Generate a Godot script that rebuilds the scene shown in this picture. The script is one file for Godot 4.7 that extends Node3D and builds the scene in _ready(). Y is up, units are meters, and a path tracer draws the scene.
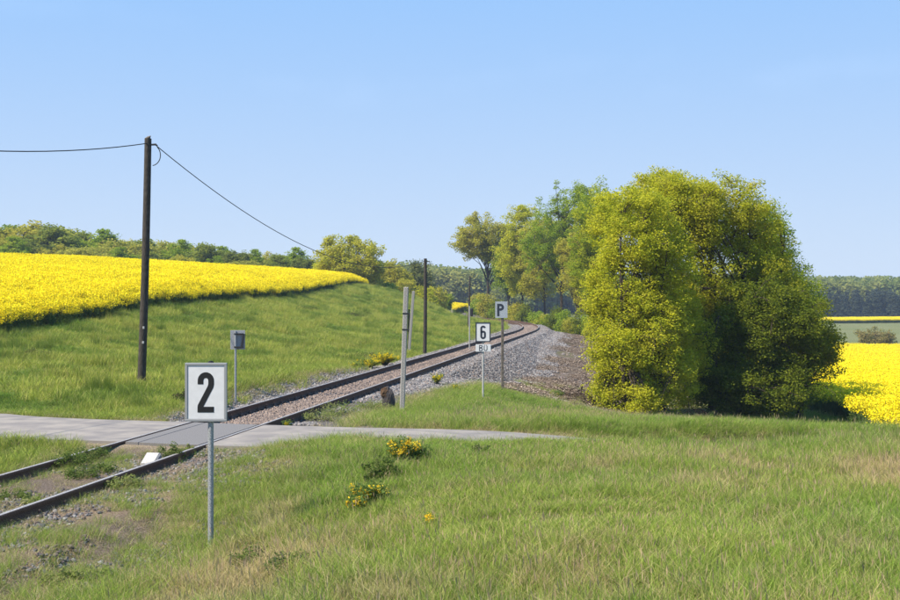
extends Node3D
# A single-track railway with a lane crossing it, between flowering rapeseed fields.
# World: y up, metres, y = 0 is the top of the rails; the camera looks towards -Z. "fz" below means distance ahead (-z).

const EYE := 2.28
const FOCAL := 1200.0       # in pixels of the 900 x 600 photograph
const HORIZON := 303.0
const TS := 0.1354          # track direction (x, ahead) on the straight
const TC := 0.9908
const TRACK_D := 7.3        # distance of the track's centre line from the camera
const ARC_S := 96.0
const ARC_R := 285.0

var rng := RandomNumberGenerator.new()
var noise_a := FastNoiseLite.new()
var noise_b := FastNoiseLite.new()
var noise_c := FastNoiseLite.new()
var taken := {}
var M := {}
var tps_p := PackedVector2Array()
var tps_w := PackedFloat64Array()
var tps_a := [0.0, 0.0, 0.0]
var grid := PackedFloat32Array()
const GX0 := -110.0
const GZ0 := -14.0
const GNX := 184
const GNZ := 240
const GSTEP_X := 1.25
const GSTEP_Z := 1.5
var arc_c := Vector2.ZERO
var road_axis := PackedVector3Array()   # x, level, ahead

# ---------------------------------------------------------------- naming and tagging

func numbered(called: String) -> String:
	var k: int = taken.get(called, 0)
	taken[called] = k + 1
	return called if k == 0 else "%s_%03d" % [called, k]

func tag(o: Node, label: String, category: String, group := "", kind := "") -> Node:
	o.set_meta("label", label)
	if category: o.set_meta("category", category)
	if group: o.set_meta("group", group)
	if kind: o.set_meta("kind", kind)
	return o

func thing(called: String, at: Vector3, label: String, category: String, group := "") -> Node3D:
	var o := Node3D.new()
	o.name = numbered(called)
	add_child(o)
	o.position = at
	tag(o, label, category, group)
	return o

# ---------------------------------------------------------------- mesh collecting

class Shape:
	var v := PackedVector3Array()
	var n := PackedVector3Array()
	var c := PackedColorArray()
	var col := Color(1, 1, 1)
	var smooth := false

	func tri(a: Vector3, b: Vector3, d: Vector3) -> void:
		# a, b, d clockwise seen from the front
		v.push_back(a); v.push_back(b); v.push_back(d)
		c.push_back(col); c.push_back(col); c.push_back(col)
		var m := (d - a).cross(b - a).normalized()
		n.push_back(m); n.push_back(m); n.push_back(m)

	func quad(a: Vector3, b: Vector3, d: Vector3, e: Vector3) -> void:
		tri(a, b, d); tri(a, d, e)

	func tri_n(a: Vector3, b: Vector3, d: Vector3, na: Vector3, nb: Vector3, nd: Vector3) -> void:
		v.push_back(a); v.push_back(b); v.push_back(d)
		c.push_back(col); c.push_back(col); c.push_back(col)
		n.push_back(na); n.push_back(nb); n.push_back(nd)

	func box(lo: Vector3, hi: Vector3, x := Transform3D(), bevel := 0.0) -> void:
		if bevel <= 0.0:
			var p := []
			for k in 8:
				p.push_back(x * Vector3(hi.x if k & 1 else lo.x, hi.y if k & 2 else lo.y, hi.z if k & 4 else lo.z))
			quad(p[0], p[2], p[3], p[1]); quad(p[5], p[7], p[6], p[4])
			quad(p[4], p[6], p[2], p[0]); quad(p[1], p[3], p[7], p[5])
			quad(p[2], p[6], p[7], p[3]); quad(p[4], p[0], p[1], p[5])
			return
		# faces inset by the bevel, joined with chamfers
		var ctr := (lo + hi) / 2.0
		var h := (hi - lo) / 2.0
		var f := func(s: Vector3, axis: int) -> Vector3:
			var q := Vector3(s.x * (h.x - bevel), s.y * (h.y - bevel), s.z * (h.z - bevel))
			q[axis] = s[axis] * h[axis]
			return x * (ctr + q)
		for axis in 3:
			var b := (axis + 1) % 3
			var d := (axis + 2) % 3
			for sg in [-1.0, 1.0]:
				var q := []
				for k in [[-1, -1], [1, -1], [1, 1], [-1, 1]]:
					var s := Vector3.ZERO
					s[axis] = sg; s[b] = k[0]; s[d] = k[1]
					q.push_back(f.call(s, axis))
				if sg < 0: quad(q[0], q[1], q[2], q[3])
				else: quad(q[3], q[2], q[1], q[0])
			for sb in [-1.0, 1.0]:
				for sd in [-1.0, 1.0]:
					var s0 := Vector3.ZERO
					s0[b] = sb; s0[d] = sd; s0[axis] = -1
					var s1 := s0
					s1[axis] = 1
					var q0: Vector3 = f.call(s0, b)
					var q1: Vector3 = f.call(s1, b)
					var q2: Vector3 = f.call(s1, d)
					var q3: Vector3 = f.call(s0, d)
					if sb * sd > 0: quad(q0, q1, q2, q3)
					else: quad(q3, q2, q1, q0)
		for k in 8:
			var s2 := Vector3(1.0 if k & 1 else -1.0, 1.0 if k & 2 else -1.0, 1.0 if k & 4 else -1.0)
			var t0: Vector3 = f.call(s2, 0)
			var t1: Vector3 = f.call(s2, 1)
			var t2: Vector3 = f.call(s2, 2)
			if s2.x * s2.y * s2.z > 0: tri(t0, t2, t1)
			else: tri(t0, t1, t2)

	func tube(pts: PackedVector3Array, radii: PackedFloat32Array, sides: int, capped := true) -> void:
		var rings := []
		var dirs := []
		var count := pts.size()
		var up := Vector3(0.31, 0.11, 0.94)
		for i in count:
			var dir := (pts[mini(i + 1, count - 1)] - pts[maxi(i - 1, 0)]).normalized()
			var r := dir.cross(up)
			if r.length() < 0.05: r = dir.cross(Vector3(1, 0, 0))
			r = r.normalized()
			var w := r.cross(dir).normalized()
			var ring := PackedVector3Array()
			var nn := PackedVector3Array()
			for k in sides:
				var a := TAU * k / sides
				var o := r * cos(a) + w * sin(a)
				nn.push_back(o)
				ring.push_back(pts[i] + o * radii[i])
			rings.push_back(ring)
			dirs.push_back(nn)
		for i in count - 1:
			for k in sides:
				var k2 := (k + 1) % sides
				var a: Vector3 = rings[i][k]
				var b: Vector3 = rings[i][k2]
				var d: Vector3 = rings[i + 1][k2]
				var e: Vector3 = rings[i + 1][k]
				tri_n(a, b, d, dirs[i][k], dirs[i][k2], dirs[i + 1][k2])
				tri_n(a, d, e, dirs[i][k], dirs[i + 1][k2], dirs[i + 1][k])
		if capped:
			for end in [0, count - 1]:
				var mid: Vector3 = pts[end]
				for k in sides:
					var k2 := (k + 1) % sides
					if end == 0: tri(mid, rings[end][k2], rings[end][k])
					else: tri(mid, rings[end][k], rings[end][k2])

	func mesh(with_normals := true) -> ArrayMesh:
		var arr := []
		arr.resize(Mesh.ARRAY_MAX)
		arr[Mesh.ARRAY_VERTEX] = v
		if with_normals: arr[Mesh.ARRAY_NORMAL] = n
		arr[Mesh.ARRAY_COLOR] = c
		var m := ArrayMesh.new()
		m.add_surface_from_arrays(Mesh.PRIMITIVE_TRIANGLES, arr)
		return m

func add_mesh(called: String, m: Mesh, mat: Material, parent: Node = self) -> MeshInstance3D:
	var o := MeshInstance3D.new()
	o.name = numbered(called) if parent == self else called
	o.mesh = m
	o.material_override = mat
	parent.add_child(o, true)
	return o

func put(called: String, s: Shape, mat: Material, parent: Node = self) -> MeshInstance3D:
	return add_mesh(called, s.mesh(), mat, parent)

func arrays_mesh(v: PackedVector3Array, c: PackedColorArray, idx: PackedInt32Array, n: PackedVector3Array = PackedVector3Array()) -> ArrayMesh:
	var arr := []
	arr.resize(Mesh.ARRAY_MAX)
	arr[Mesh.ARRAY_VERTEX] = v
	arr[Mesh.ARRAY_COLOR] = c
	arr[Mesh.ARRAY_INDEX] = idx
	if n.size(): arr[Mesh.ARRAY_NORMAL] = n
	var m := ArrayMesh.new()
	m.add_surface_from_arrays(Mesh.PRIMITIVE_TRIANGLES, arr)
	return m

func scatter(called: String, m: Mesh, mat: Material, where: Array[Transform3D], tint: PackedColorArray) -> MultiMeshInstance3D:
	var mm := MultiMesh.new()
	mm.transform_format = MultiMesh.TRANSFORM_3D
	mm.use_colors = true
	mm.mesh = m
	mm.instance_count = where.size()
	for i in where.size():
		mm.set_instance_transform(i, where[i])
		mm.set_instance_color(i, tint[i])
	var o := MultiMeshInstance3D.new()
	o.name = numbered(called)
	o.multimesh = mm
	o.material_override = mat
	add_child(o)
	return o

# ---------------------------------------------------------------- the photograph's rays, the track, the road, the terrain

func ray(px: float, py: float, fz: float) -> Vector3:
	return Vector3((px - 450.0) / FOCAL * fz, EYE - (py - HORIZON) / FOCAL * fz, -fz)

func track_point(s: float, d: float) -> Vector2:       # d > 0: left of the centre line
	if s <= ARC_S:
		return Vector2(TS, TC) * s + Vector2(-TC, TS) * (TRACK_D + d)
	var a := (s - ARC_S) / ARC_R
	var rad := Vector2(TC, -TS).rotated(a)
	return arc_c + rad * (ARC_R - d)

func track_at(x: float, fz: float) -> Vector2:         # (s, d)
	var s := x * TS + fz * TC
	if s <= ARC_S:
		return Vector2(s, -x * TC + fz * TS - TRACK_D)
	var q := Vector2(x, fz) - arc_c
	var a := Vector2(TC, -TS).angle_to(q)
	if a > 0.9: return Vector2(s, 60.0)
	return Vector2(ARC_S + a * ARC_R, ARC_R - q.length())

func track_level(s: float) -> float:
	return 0.0

func road_at(x: float) -> Vector2:                     # (level, ahead) of the lane's axis
	var k := road_axis.size()
	if x <= road_axis[0].x: return Vector2(road_axis[0].y, road_axis[0].z)
	for i in k - 1:
		if x <= road_axis[i + 1].x:
			var t := (x - road_axis[i].x) / (road_axis[i + 1].x - road_axis[i].x)
			var p0 := road_axis[maxi(i - 1, 0)]
			var p3 := road_axis[mini(i + 2, k - 1)]
			return Vector2(cubic_interpolate(road_axis[i].y, road_axis[i + 1].y, p0.y, p3.y, t), cubic_interpolate(road_axis[i].z, road_axis[i + 1].z, p0.z, p3.z, t))
	return Vector2(road_axis[k - 1].y, road_axis[k - 1].z)

const ROAD_HALF := 1.62

func road_dist(x: float, fz: float) -> float:
	if x < -45.0 or x > 22.0 or fz < 12.0 or fz > 42.0: return 99.0
	var a := road_at(x)
	var b := road_at(x + 0.5)
	var slope := (b.y - a.y) / 0.5
	return absf(fz - a.y) / sqrt(1.0 + slope * slope)

func squeeze(p: Vector2) -> Vector2:
	var r := p.length()
	return p if r < 0.001 else p * (log(1.0 + r / 12.0) * 12.0 / r)

func solve_terrain() -> void:
	var pts: Array[Vector3] = []      # x, level, ahead
	for g in [
		# knoll in front
		[450, 600, 8.2], [900, 600, 7.7], [200, 600, 9.2], [211, 566, 12.4], [0, 600, 10.3], [110, 560, 11.8], [450, 500, 12.5], [330, 500, 13.0], [300, 446, 16.8], [230, 455, 18.0],
		[600, 500, 12.0], [900, 500, 12.0], [400, 442, 17.4], [500, 443, 17.6], [560, 441.5, 18.0], [700, 446, 18.0], [620, 425, 21.5], [750, 424, 23.5], [900, 431, 23.5], [1000, 436, 22.0],
		# between the lane and the embankment
		[402, 413, 27.5], [483, 398, 33.5], [502, 389, 38.0], [560, 401, 42.0], [600, 412, 42.0], [540, 412, 34.0], [600, 421, 33.0],
		[640, 413, 44.0], [790, 416, 46.0], [600, 384, 60.0], [595, 352, 80.0], [580, 337, 105.0], [540, 330, 125.0], [520, 325, 140.0], [585, 337, 140.0],
		# slope beyond the track
		[141, 384, 30.0], [237, 397, 28.7], [0, 412, 26.5], [60, 400, 28.0], [0, 370, 33.0], [0, 335, 45.0], [150, 308, 65.0], [300, 295, 105.0], [367, 287, 150.0],
		[200, 350, 50.0], [300, 340, 62.0], [425, 356, 60.0], [350, 320, 85.0], [405, 349, 64.0], [400, 315, 110.0], [420, 300, 140.0], [450, 318, 165.0], [455, 317, 140.0], [470, 321, 130.0], [440, 310, 145.0], [463, 311.5, 212.0], [330, 310, 100.0],
	]:
		var p := ray(g[0], g[1], g[2])
		pts.push_back(Vector3(p.x, p.y, g[2]))
	for g in [
		[0, 0.72, 0], [8, 0.75, 0], [-3, 0.25, 2], [0, 0.8, -8], [-16, 0.1, 5], [-8, -0.25, 8], [-20, 0.0, 18], [22, 0.4, 5], [-30, 0.35, 29], [-26, 0.6, 36], [-40, 2.2, 50],
		[7, -1.1, 32], [11.5, -1.9, 33], [20, -2.3, 33], [19, -2.5, 46], [28, -2.8, 60], [17, -2.6, 56], [50, -4.2, 150], [30, -3.4, 110], [22, -2.7, 90], [60, -4.2, 165],
		[-48.7, 6.2, 130], [-37.5, 5.8, 150], [-21.2, 5.0, 170], [-70, 6.4, 190], [-20, 4.2, 215], [-85, 6.0, 120], [-45, 2.6, 60],
		[65, -3.9, 185], [105, -3.2, 300], [60, -3.0, 300], [125, -2.9, 345], [-250, 8, 300], [-100, 6, 330], [0, -0.5, 300], [0, 2, 450], [140, -2.6, 410], [60, -1.6, 420],
		[-100, 7, 650], [-30, 7.5, 620], [30, 5, 650], [150, 2.5, 620], [250, 2.5, 640], [350, 2, 650], [150, 5, 760], [320, 5, 760], [0, 5, 1500], [800, 5, 1200], [-800, 8, 1200],
		[0, 0.2, -100], [200, -1, -200], [-200, 1, -200], [0, 0, -600], [300, -3, 100], [-200, 7, 100], [600, 0, 300], [-600, 8, 300], [120, -3.5, 60],
	]:
		pts.push_back(Vector3(g[0], g[1], g[2]))
	var k := pts.size()
	var size := k + 3
	var a := []
	for i in size:
		var row := PackedFloat64Array()
		row.resize(size + 1)
		a.push_back(row)
	for i in k:
		tps_p.push_back(squeeze(Vector2(pts[i].x, pts[i].z)))
	for i in k:
		for j in k:
			var r2 := tps_p[i].distance_squared_to(tps_p[j])
			a[i][j] = r2 * log(r2) if r2 > 1e-9 else 0.0
		a[i][i] += 0.4
		a[i][k] = 1.0; a[i][k + 1] = tps_p[i].x; a[i][k + 2] = tps_p[i].y
		a[k][i] = 1.0; a[k + 1][i] = tps_p[i].x; a[k + 2][i] = tps_p[i].y
		a[i][size] = pts[i].y
	for col in size:
		var best := col
		for r in range(col + 1, size):
			if absf(a[r][col]) > absf(a[best][col]): best = r
		var keep = a[col]
		a[col] = a[best]
		a[best] = keep
		var pr: PackedFloat64Array = a[col]
		var pv := pr[col]
		for r in range(col + 1, size):
			var rr: PackedFloat64Array = a[r]
			var f := rr[col] / pv
			if f != 0.0:
				for q in range(col, size + 1):
					rr[q] -= f * pr[q]
				a[r] = rr
	var w := PackedFloat64Array()
	w.resize(size)
	for r in range(size - 1, -1, -1):
		var acc: float = a[r][size]
		for q in range(r + 1, size):
			acc -= a[r][q] * w[q]
		w[r] = acc / a[r][r]
	tps_w = w.slice(0, k)
	tps_a = [w[k], w[k + 1], w[k + 2]]

func tps(x: float, fz: float) -> float:
	var p := squeeze(Vector2(x, fz))
	var acc: float = tps_a[0] + tps_a[1] * p.x + tps_a[2] * p.y
	for i in tps_p.size():
		var r2 := p.distance_squared_to(tps_p[i])
		if r2 > 1e-9: acc += tps_w[i] * r2 * log(r2)
	return acc

func base_level(x: float, fz: float) -> float:
	var u := (x - GX0) / GSTEP_X
	var w := (fz - GZ0) / GSTEP_Z
	if u < 0.0 or w < 0.0 or u >= GNX - 1 or w >= GNZ - 1: return tps(x, fz)
	var i := int(u)
	var j := int(w)
	var fu := u - i
	var fw := w - j
	var o := j * GNX + i
	return lerpf(lerpf(grid[o], grid[o + 1], fu), lerpf(grid[o + GNX], grid[o + GNX + 1], fu), fw)

func ground_level(x: float, fz: float) -> float:
	var h := base_level(x, fz)
	var sd := track_at(x, fz)
	var near_track := sd.x > -60.0 and sd.x < 330.0 and absf(sd.y) < 26.0
	var rough := noise_b.get_noise_2d(x * 3.0, fz * 3.0) * 0.05 + noise_a.get_noise_2d(x * 2.2, fz * 2.2) * 0.10
	if near_track:
		var d := absf(sd.y)
		rough *= smoothstep(2.0, 4.5, d)
	h += rough
	if near_track:
		var d := absf(sd.y)
		var lv := track_level(sd.x)
		if sd.y < 0.0:
			# embankment on the near side once past the lane
			var past := smoothstep(23.5, 28.0, sd.x)
			h = maxf(h, lv - 0.13 - 0.07 * past - maxf(0.0, d - lerpf(1.9, 1.7, past)) / 1.55)
		else:
			h = maxf(h, lv - lerpf(0.13, 0.20, smoothstep(20.0, 24.0, sd.x)) - maxf(0.0, d - 1.7) / 1.6)
		h = minf(h, lv - lerpf(0.125, 0.185, smoothstep(20.0, 24.0, sd.x)) + maxf(0.0, d - (1.15 if sd.x < 22.0 else 1.6)) * (0.42 if sd.y < 0.0 else 0.5))
	var rd := road_dist(x, fz)
	if rd < ROAD_HALF + 1.0:
		var lv2 := road_at(x).x
		h = lerpf(lv2 - 0.05, h, smoothstep(ROAD_HALF + 0.15, ROAD_HALF + 0.95, rd))
	return h

func ground_at(x: float, fz: float) -> Vector3:
	return Vector3(x, ground_level(x, fz), -fz)

func on_ground(px: float, fz: float) -> Vector3:
	return ground_at((px - 450.0) / FOCAL * fz, fz)

func field_edge(fz: float) -> float:                    # right-hand border of the field on the hillside
	var e := 0.0
	if fz < 45.0: e = lerpf(-18.6, -16.9, clampf((fz - 15.0) / 30.0, 0, 1))
	elif fz < 65.0: e = lerpf(-16.9, -16.2, (fz - 45.0) / 20.0)
	elif fz < 105.0: e = lerpf(-16.2, -13.1, (fz - 65.0) / 40.0)
	else: e = lerpf(-13.1, -10.4, clampf((fz - 105.0) / 45.0, 0, 1))
	return e

func valley_edge(fz: float) -> float:                   # left-hand border of the field in the dip
	if fz < 46.0: return lerpf(12.4, 14.6, clampf((fz - 33.0) / 13.0, 0, 1))
	if fz < 60.0: return lerpf(14.6, 15.5, (fz - 46.0) / 14.0)
	if fz < 100.0: return lerpf(15.5, 13.5, (fz - 60.0) / 40.0)
	return lerpf(13.5, 13.0, clampf((fz - 100.0) / 50.0, 0, 1))

# ---------------------------------------------------------------- materials

func noise_texture(freq: float, lo: Color, hi: Color, seed_: int, size := 512, octaves := 4) -> NoiseTexture2D:
	var f := FastNoiseLite.new()
	f.seed = seed_
	f.frequency = freq
	f.fractal_octaves = octaves
	var t := NoiseTexture2D.new()
	t.width = size
	t.height = size
	t.seamless = true
	t.noise = f
	var g := Gradient.new()
	g.set_color(0, lo)
	g.set_color(1, hi)
	g.set_offset(0, 0.2)
	g.set_offset(1, 0.8)
	t.color_ramp = g
	return t

func plain(c: Color, rough := 0.8, metal := 0.0) -> StandardMaterial3D:      # c: real-world (linear) base colour
	var m := StandardMaterial3D.new()
	m.albedo_color = c.linear_to_srgb()
	m.roughness = rough
	m.metallic = metal
	m.metallic_specular = 0.4
	return m

func grained(c: Color, rough: float, tex: Texture2D, scale: Vector3, world := true, relief := 0.0) -> StandardMaterial3D:
	var m := plain(c, rough)
	m.albedo_texture = tex
	m.uv1_triplanar = true
	m.uv1_world_triplanar = world
	m.uv1_scale = scale
	if relief > 0.0:
		m.heightmap_enabled = true
		m.heightmap_texture = tex
		m.heightmap_scale = relief
	return m

func leafy(through: float, rough := 0.65) -> StandardMaterial3D:
	var m := StandardMaterial3D.new()
	m.vertex_color_use_as_albedo = true
	m.roughness = rough
	m.metallic_specular = 0.16
	m.backlight_enabled = true
	m.backlight = Color(through, through, through).linear_to_srgb()
	return m

func make_materials() -> void:
	var fine := noise_texture(0.03, Color(0.62, 0.62, 0.62), Color(1, 1, 1), 3)
	var soil := noise_texture(0.035, Color(0.58, 0.55, 0.51), Color(1, 1, 1), 5, 1024, 8)
	var streak := noise_texture(0.02, Color(0.5, 0.48, 0.45), Color(1, 1, 1), 8, 512, 5)
	M.ground = grained(Color(1, 1, 1), 0.95, soil, Vector3(0.8, 0.8, 0.8), true, 1.2)
	M.ground.vertex_color_use_as_albedo = true
	M.ground.metallic_specular = 0.2
	M.asphalt = grained(Color(0.275, 0.258, 0.243), 0.9, noise_texture(0.008, Color(0.84, 0.83, 0.83), Color(1.0, 0.98, 0.95), 11, 1024, 8), Vector3(0.16, 0.16, 0.16), true, 0.15)
	M.asphalt.metallic_specular = 0.3
	M.asphalt_dark = grained(Color(0.215, 0.205, 0.2), 0.88, noise_texture(0.06, Color(0.74, 0.73, 0.72), Color(1, 1, 1), 12, 1024, 6), Vector3(0.8, 0.8, 0.8), true, 0.4)
	M.rust = grained(Color(0.20, 0.115, 0.08), 0.85, streak, Vector3(3, 9, 3), true, 0.1)
	M.rail_top = grained(Color(0.62, 0.55, 0.49), 0.4, fine, Vector3(2, 2, 2))
	M.rail_top.metallic = 0.35
	M.sleeper = grained(Color(0.16, 0.115, 0.085), 0.95, streak, Vector3(4, 4, 4), true, 0.5)
	M.clip = plain(Color(0.10, 0.065, 0.05), 0.8)
	M.wood = grained(Color(0.088, 0.078, 0.066), 0.9, streak, Vector3(6, 0.5, 6), true, 0.6)
	M.wood_grey = grained(Color(0.23, 0.2, 0.17), 0.9, streak, Vector3(7, 0.6, 7), true, 0.5)
	M.concrete = grained(Color(0.47, 0.45, 0.42), 0.9, fine, Vector3(3, 3, 3), true, 0.3)
	M.galvanised = grained(Color(0.5, 0.53, 0.55), 0.5, fine, Vector3(4, 4, 4))
	M.galvanised.metallic = 0.35
	M.sign_white = grained(Color(0.66, 0.66, 0.67), 0.5, noise_texture(0.01, Color(0.975, 0.975, 0.975), Color(1, 1, 1), 21), Vector3(2, 2, 2))
	M.sign_grey = plain(Color(0.30, 0.31, 0.32), 0.55, 0.25)
	M.plate_back = grained(Color(0.5, 0.51, 0.53), 0.6, fine, Vector3(4, 4, 4))
	M.print_black = plain(Color(0.012, 0.012, 0.013), 0.6)
	M.print_slate = plain(Color(0.028, 0.035, 0.05), 0.6)
	M.sign_pale = grained(Color(0.55, 0.6, 0.66), 0.5, fine, Vector3(3, 3, 3))
	M.dark_metal = plain(Color(0.035, 0.037, 0.042), 0.55, 0.3)
	M.white_paint = grained(Color(0.62, 0.61, 0.59), 0.7, fine, Vector3(5, 5, 5), true, 0.2)
	M.cable = plain(Color(0.02, 0.02, 0.02), 0.6)
	M.bark = grained(Color(0.12, 0.095, 0.07), 0.95, streak, Vector3(2.5, 0.7, 2.5), true, 2.0)
	M.bark.vertex_color_use_as_albedo = true
	M.leaf = leafy(0.98)
	M.grass = leafy(0.5, 0.6)
	M.petal = leafy(0.6, 0.75)
	M.stone = StandardMaterial3D.new()
	M.stone.vertex_color_use_as_albedo = true
	M.stone.roughness = 0.92
	M.stone.metallic_specular = 0.25
	M.block = grained(Color(0.115, 0.105, 0.11), 0.95, soil, Vector3(4, 4, 4), true, 2.0)
	M.block_rust = grained(Color(0.19, 0.115, 0.065), 0.95, soil, Vector3(4, 4, 4), true, 2.0)
	M.litter = StandardMaterial3D.new()
	M.litter.vertex_color_use_as_albedo = true
	M.litter.roughness = 0.95
	M.litter.metallic_specular = 0.2

# ---------------------------------------------------------------- _ready

func _ready() -> void:
	rng.seed = 4711
	var stage := Time.get_ticks_msec()
	# camera
	var cam := Camera3D.new()
	cam.name = "camera"
	cam.fov = rad_to_deg(2.0 * atan(300.0 / FOCAL))
	cam.near = 0.1
	cam.far = 4000.0
	cam.position = Vector3(0, EYE, 0)
	cam.rotation.x = atan((HORIZON - 300.0) / FOCAL)
	cam.current = true
	add_child(cam)
	# sky and exposure
	var env := Environment.new()
	env.background_mode = Environment.BG_SKY
	var sky_mat := ProceduralSkyMaterial.new()
	sky_mat.sky_top_color = Color(0.086, 0.268, 0.575).linear_to_srgb()
	sky_mat.sky_horizon_color = Color(0.405, 0.47, 0.545).linear_to_srgb()
	sky_mat.sky_curve = 0.16
	sky_mat.ground_bottom_color = Color(0.10, 0.12, 0.05).linear_to_srgb()
	sky_mat.ground_horizon_color = Color(0.5, 0.56, 0.6).linear_to_srgb()
	sky_mat.sun_angle_max = 12.0
	sky_mat.sky_cover = cirrus()
	sky_mat.sky_cover_modulate = Color(1, 1, 1, 1)
	var sky := Sky.new()
	sky.sky_material = sky_mat
	env.sky = sky
	env.tonemap_mode = Environment.TONE_MAPPER_LINEAR
	env.tonemap_exposure = 1.75
	env.sdfgi_enabled = true
	env.ssao_enabled = true
	env.ssil_enabled = true
	env.fog_enabled = true
	env.fog_density = 0.0003
	env.fog_light_color = Color(0.80, 0.88, 1.0)
	var world := WorldEnvironment.new()
	world.name = "environment"
	world.environment = env
	add_child(world)
	# sun: high on the left, a little behind the camera
	var sun := DirectionalLight3D.new()
	sun.name = "sun"
	sun.light_energy = 1.6
	sun.light_color = Color(1.0, 0.95, 0.87)
	sun.light_angular_distance = 0.53
	sun.shadow_enabled = true
	add_child(sun)
	sun.look_at_from_position(Vector3(-0.72, 1.0, 0.38) * 50.0, Vector3.ZERO)

	noise_a.seed = 5
	noise_a.frequency = 0.11
	noise_b.seed = 9
	noise_b.frequency = 0.35
	noise_c.seed = 14
	noise_c.frequency = 0.035
	arc_c = Vector2(TS, TC) * ARC_S + Vector2(-TC, TS) * (TRACK_D + ARC_R)
	for p in [[-45, 0.9, 37.2], [-30, 0.45, 31.0], [-18, 0.12, 26.3], [-9.2, 0.0, 22.95], [-5, 0.0, 21.35], [-2, -0.01, 20.55], [1.0, -0.06, 20.25], [4.0, -0.35, 20.3], [8.0, -0.85, 21.0], [14, -1.3, 23.0], [22, -1.6, 27]]:
		road_axis.push_back(Vector3(p[0], p[1], p[2]))
	make_materials()
	solve_terrain()
	grid.resize(GNX * GNZ)
	for j in GNZ:
		for i in GNX:
			grid[j * GNX + i] = tps(GX0 + i * GSTEP_X, GZ0 + j * GSTEP_Z)
	build_ground()
	build_road()
	build_track()
	print("setting ", Time.get_ticks_msec() - stage)
	build_trees()
	print("trees ", Time.get_ticks_msec() - stage)
	build_signs()
	build_poles()
	build_small_things()
	print("things ", Time.get_ticks_msec() - stage)
	build_fields()
	print("fields ", Time.get_ticks_msec() - stage)
	build_stones()
	build_grass()
	print("grass ", Time.get_ticks_msec() - stage)

# thin high cloud, everywhere above the horizon
func cirrus() -> ImageTexture:
	var f := FastNoiseLite.new()
	f.seed = 77
	f.frequency = 1.0
	f.fractal_octaves = 5
	var im := Image.create(1024, 512, false, Image.FORMAT_RGBA8)
	for y in 256:
		var up := (0.5 - (y + 0.5) / 512.0) * PI
		for x in 1024:
			var a := (x + 0.5) / 1024.0 * TAU
			var d := Vector3(cos(a) * cos(up), sin(up) * 3.2, sin(a) * cos(up))
			var q := d * Vector3(1.6, 2.4, 1.6)
			var streak := f.get_noise_3dv(q * 1.3 + Vector3(0, 0, f.get_noise_3dv(q * 0.7)))
			var k := smoothstep(0.12, 0.55, streak)
			im.set_pixel(x, y, Color(1, 1, 1, k * 0.015))
	return ImageTexture.create_from_image(im)

# ---------------------------------------------------------------- ground

func axis(lo: float, a: float, b: float, hi: float, step: float, grow: float) -> PackedFloat32Array:
	var out := PackedFloat32Array()
	var x := a
	var s := step
	while x > lo:
		s *= grow
		x -= s
		out.push_back(x)
	out.reverse()
	x = a
	while x < b:
		out.push_back(x)
		x += step
	s = step
	while x < hi:
		out.push_back(x)
		s *= grow
		x += s
	out.push_back(hi)
	return out

func ground_colour(x: float, fz: float) -> Color:
	var sd := track_at(x, fz)
	var n1 := noise_a.get_noise_2d(x, fz)
	var n2 := noise_b.get_noise_2d(x, fz)
	var meadow := Color(0.19, 0.20, 0.07).lerp(Color(0.33, 0.265, 0.14), clampf(0.35 + n1 * 0.7 + n2 * 0.3, 0, 1))
	var slope_green := Color(0.15, 0.20, 0.045).lerp(Color(0.20, 0.215, 0.07), clampf(0.4 + n1 + n2 * 0.5, 0, 1))
	var c := meadow
	if sd.y > 1.0 and fz > 18.0: c = slope_green
	if sd.y < 0.0 and fz > 24.0:
		c = slope_green
		# bare litter on the bank beside the wood
		var lit := smoothstep(38.0, 44.0, fz) * (1.0 - smoothstep(9.0, 13.0, -sd.y)) * (1.0 - smoothstep(110.0, 140.0, fz))
		c = c.lerp(Color(0.24, 0.195, 0.155).lerp(Color(0.16, 0.12, 0.09), clampf(0.5 + n2, 0, 1)), lit * clampf(1.15 + n1, 0, 1))
	if fz > 170.0:
		c = Color(0.21, 0.25, 0.10).lerp(Color(0.27, 0.29, 0.14), clampf(0.5 + noise_c.get_noise_2d(x, fz), 0, 1))
	if fz > 390.0: c = Color(0.07, 0.085, 0.035)
	if x < field_edge(fz) and fz > 12.0 and fz < 176.0: c = Color(0.15, 0.17, 0.05)
	var d := absf(sd.y)
	if sd.x > -60.0 and sd.x < 330.0:
		if sd.x < 20.0:
			var bed := Color(0.30, 0.23, 0.165).lerp(Color(0.19, 0.155, 0.13), clampf(0.5 + n2 * 1.2, 0, 1))
			var reach := 2.1 + n1 * 0.8 if sd.y < 0.0 else 1.5 + n1 * 0.8
			c = c.lerp(bed, 1.0 - smoothstep(reach - 0.3, reach + 0.4, d))
		else:
			var toe := 3.1 + n1 * 0.5 + 0.8 * smoothstep(42.0, 60.0, sd.x) if sd.y < 0.0 else 1.95
			var grey := Color(0.17, 0.162, 0.158)
			var brown := Color(0.20, 0.155, 0.13)
			c = c.lerp(brown if d < 0.72 else grey, 1.0 - smoothstep(toe - 0.2, toe + 0.25, d))
	var rd := road_dist(x, fz)
	if rd < ROAD_HALF + 0.5: c = c.lerp(Color(0.40, 0.33, 0.24), 1.0 - smoothstep(ROAD_HALF + 0.02, ROAD_HALF + 0.4 + n2 * 0.2, rd))
	return c

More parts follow.
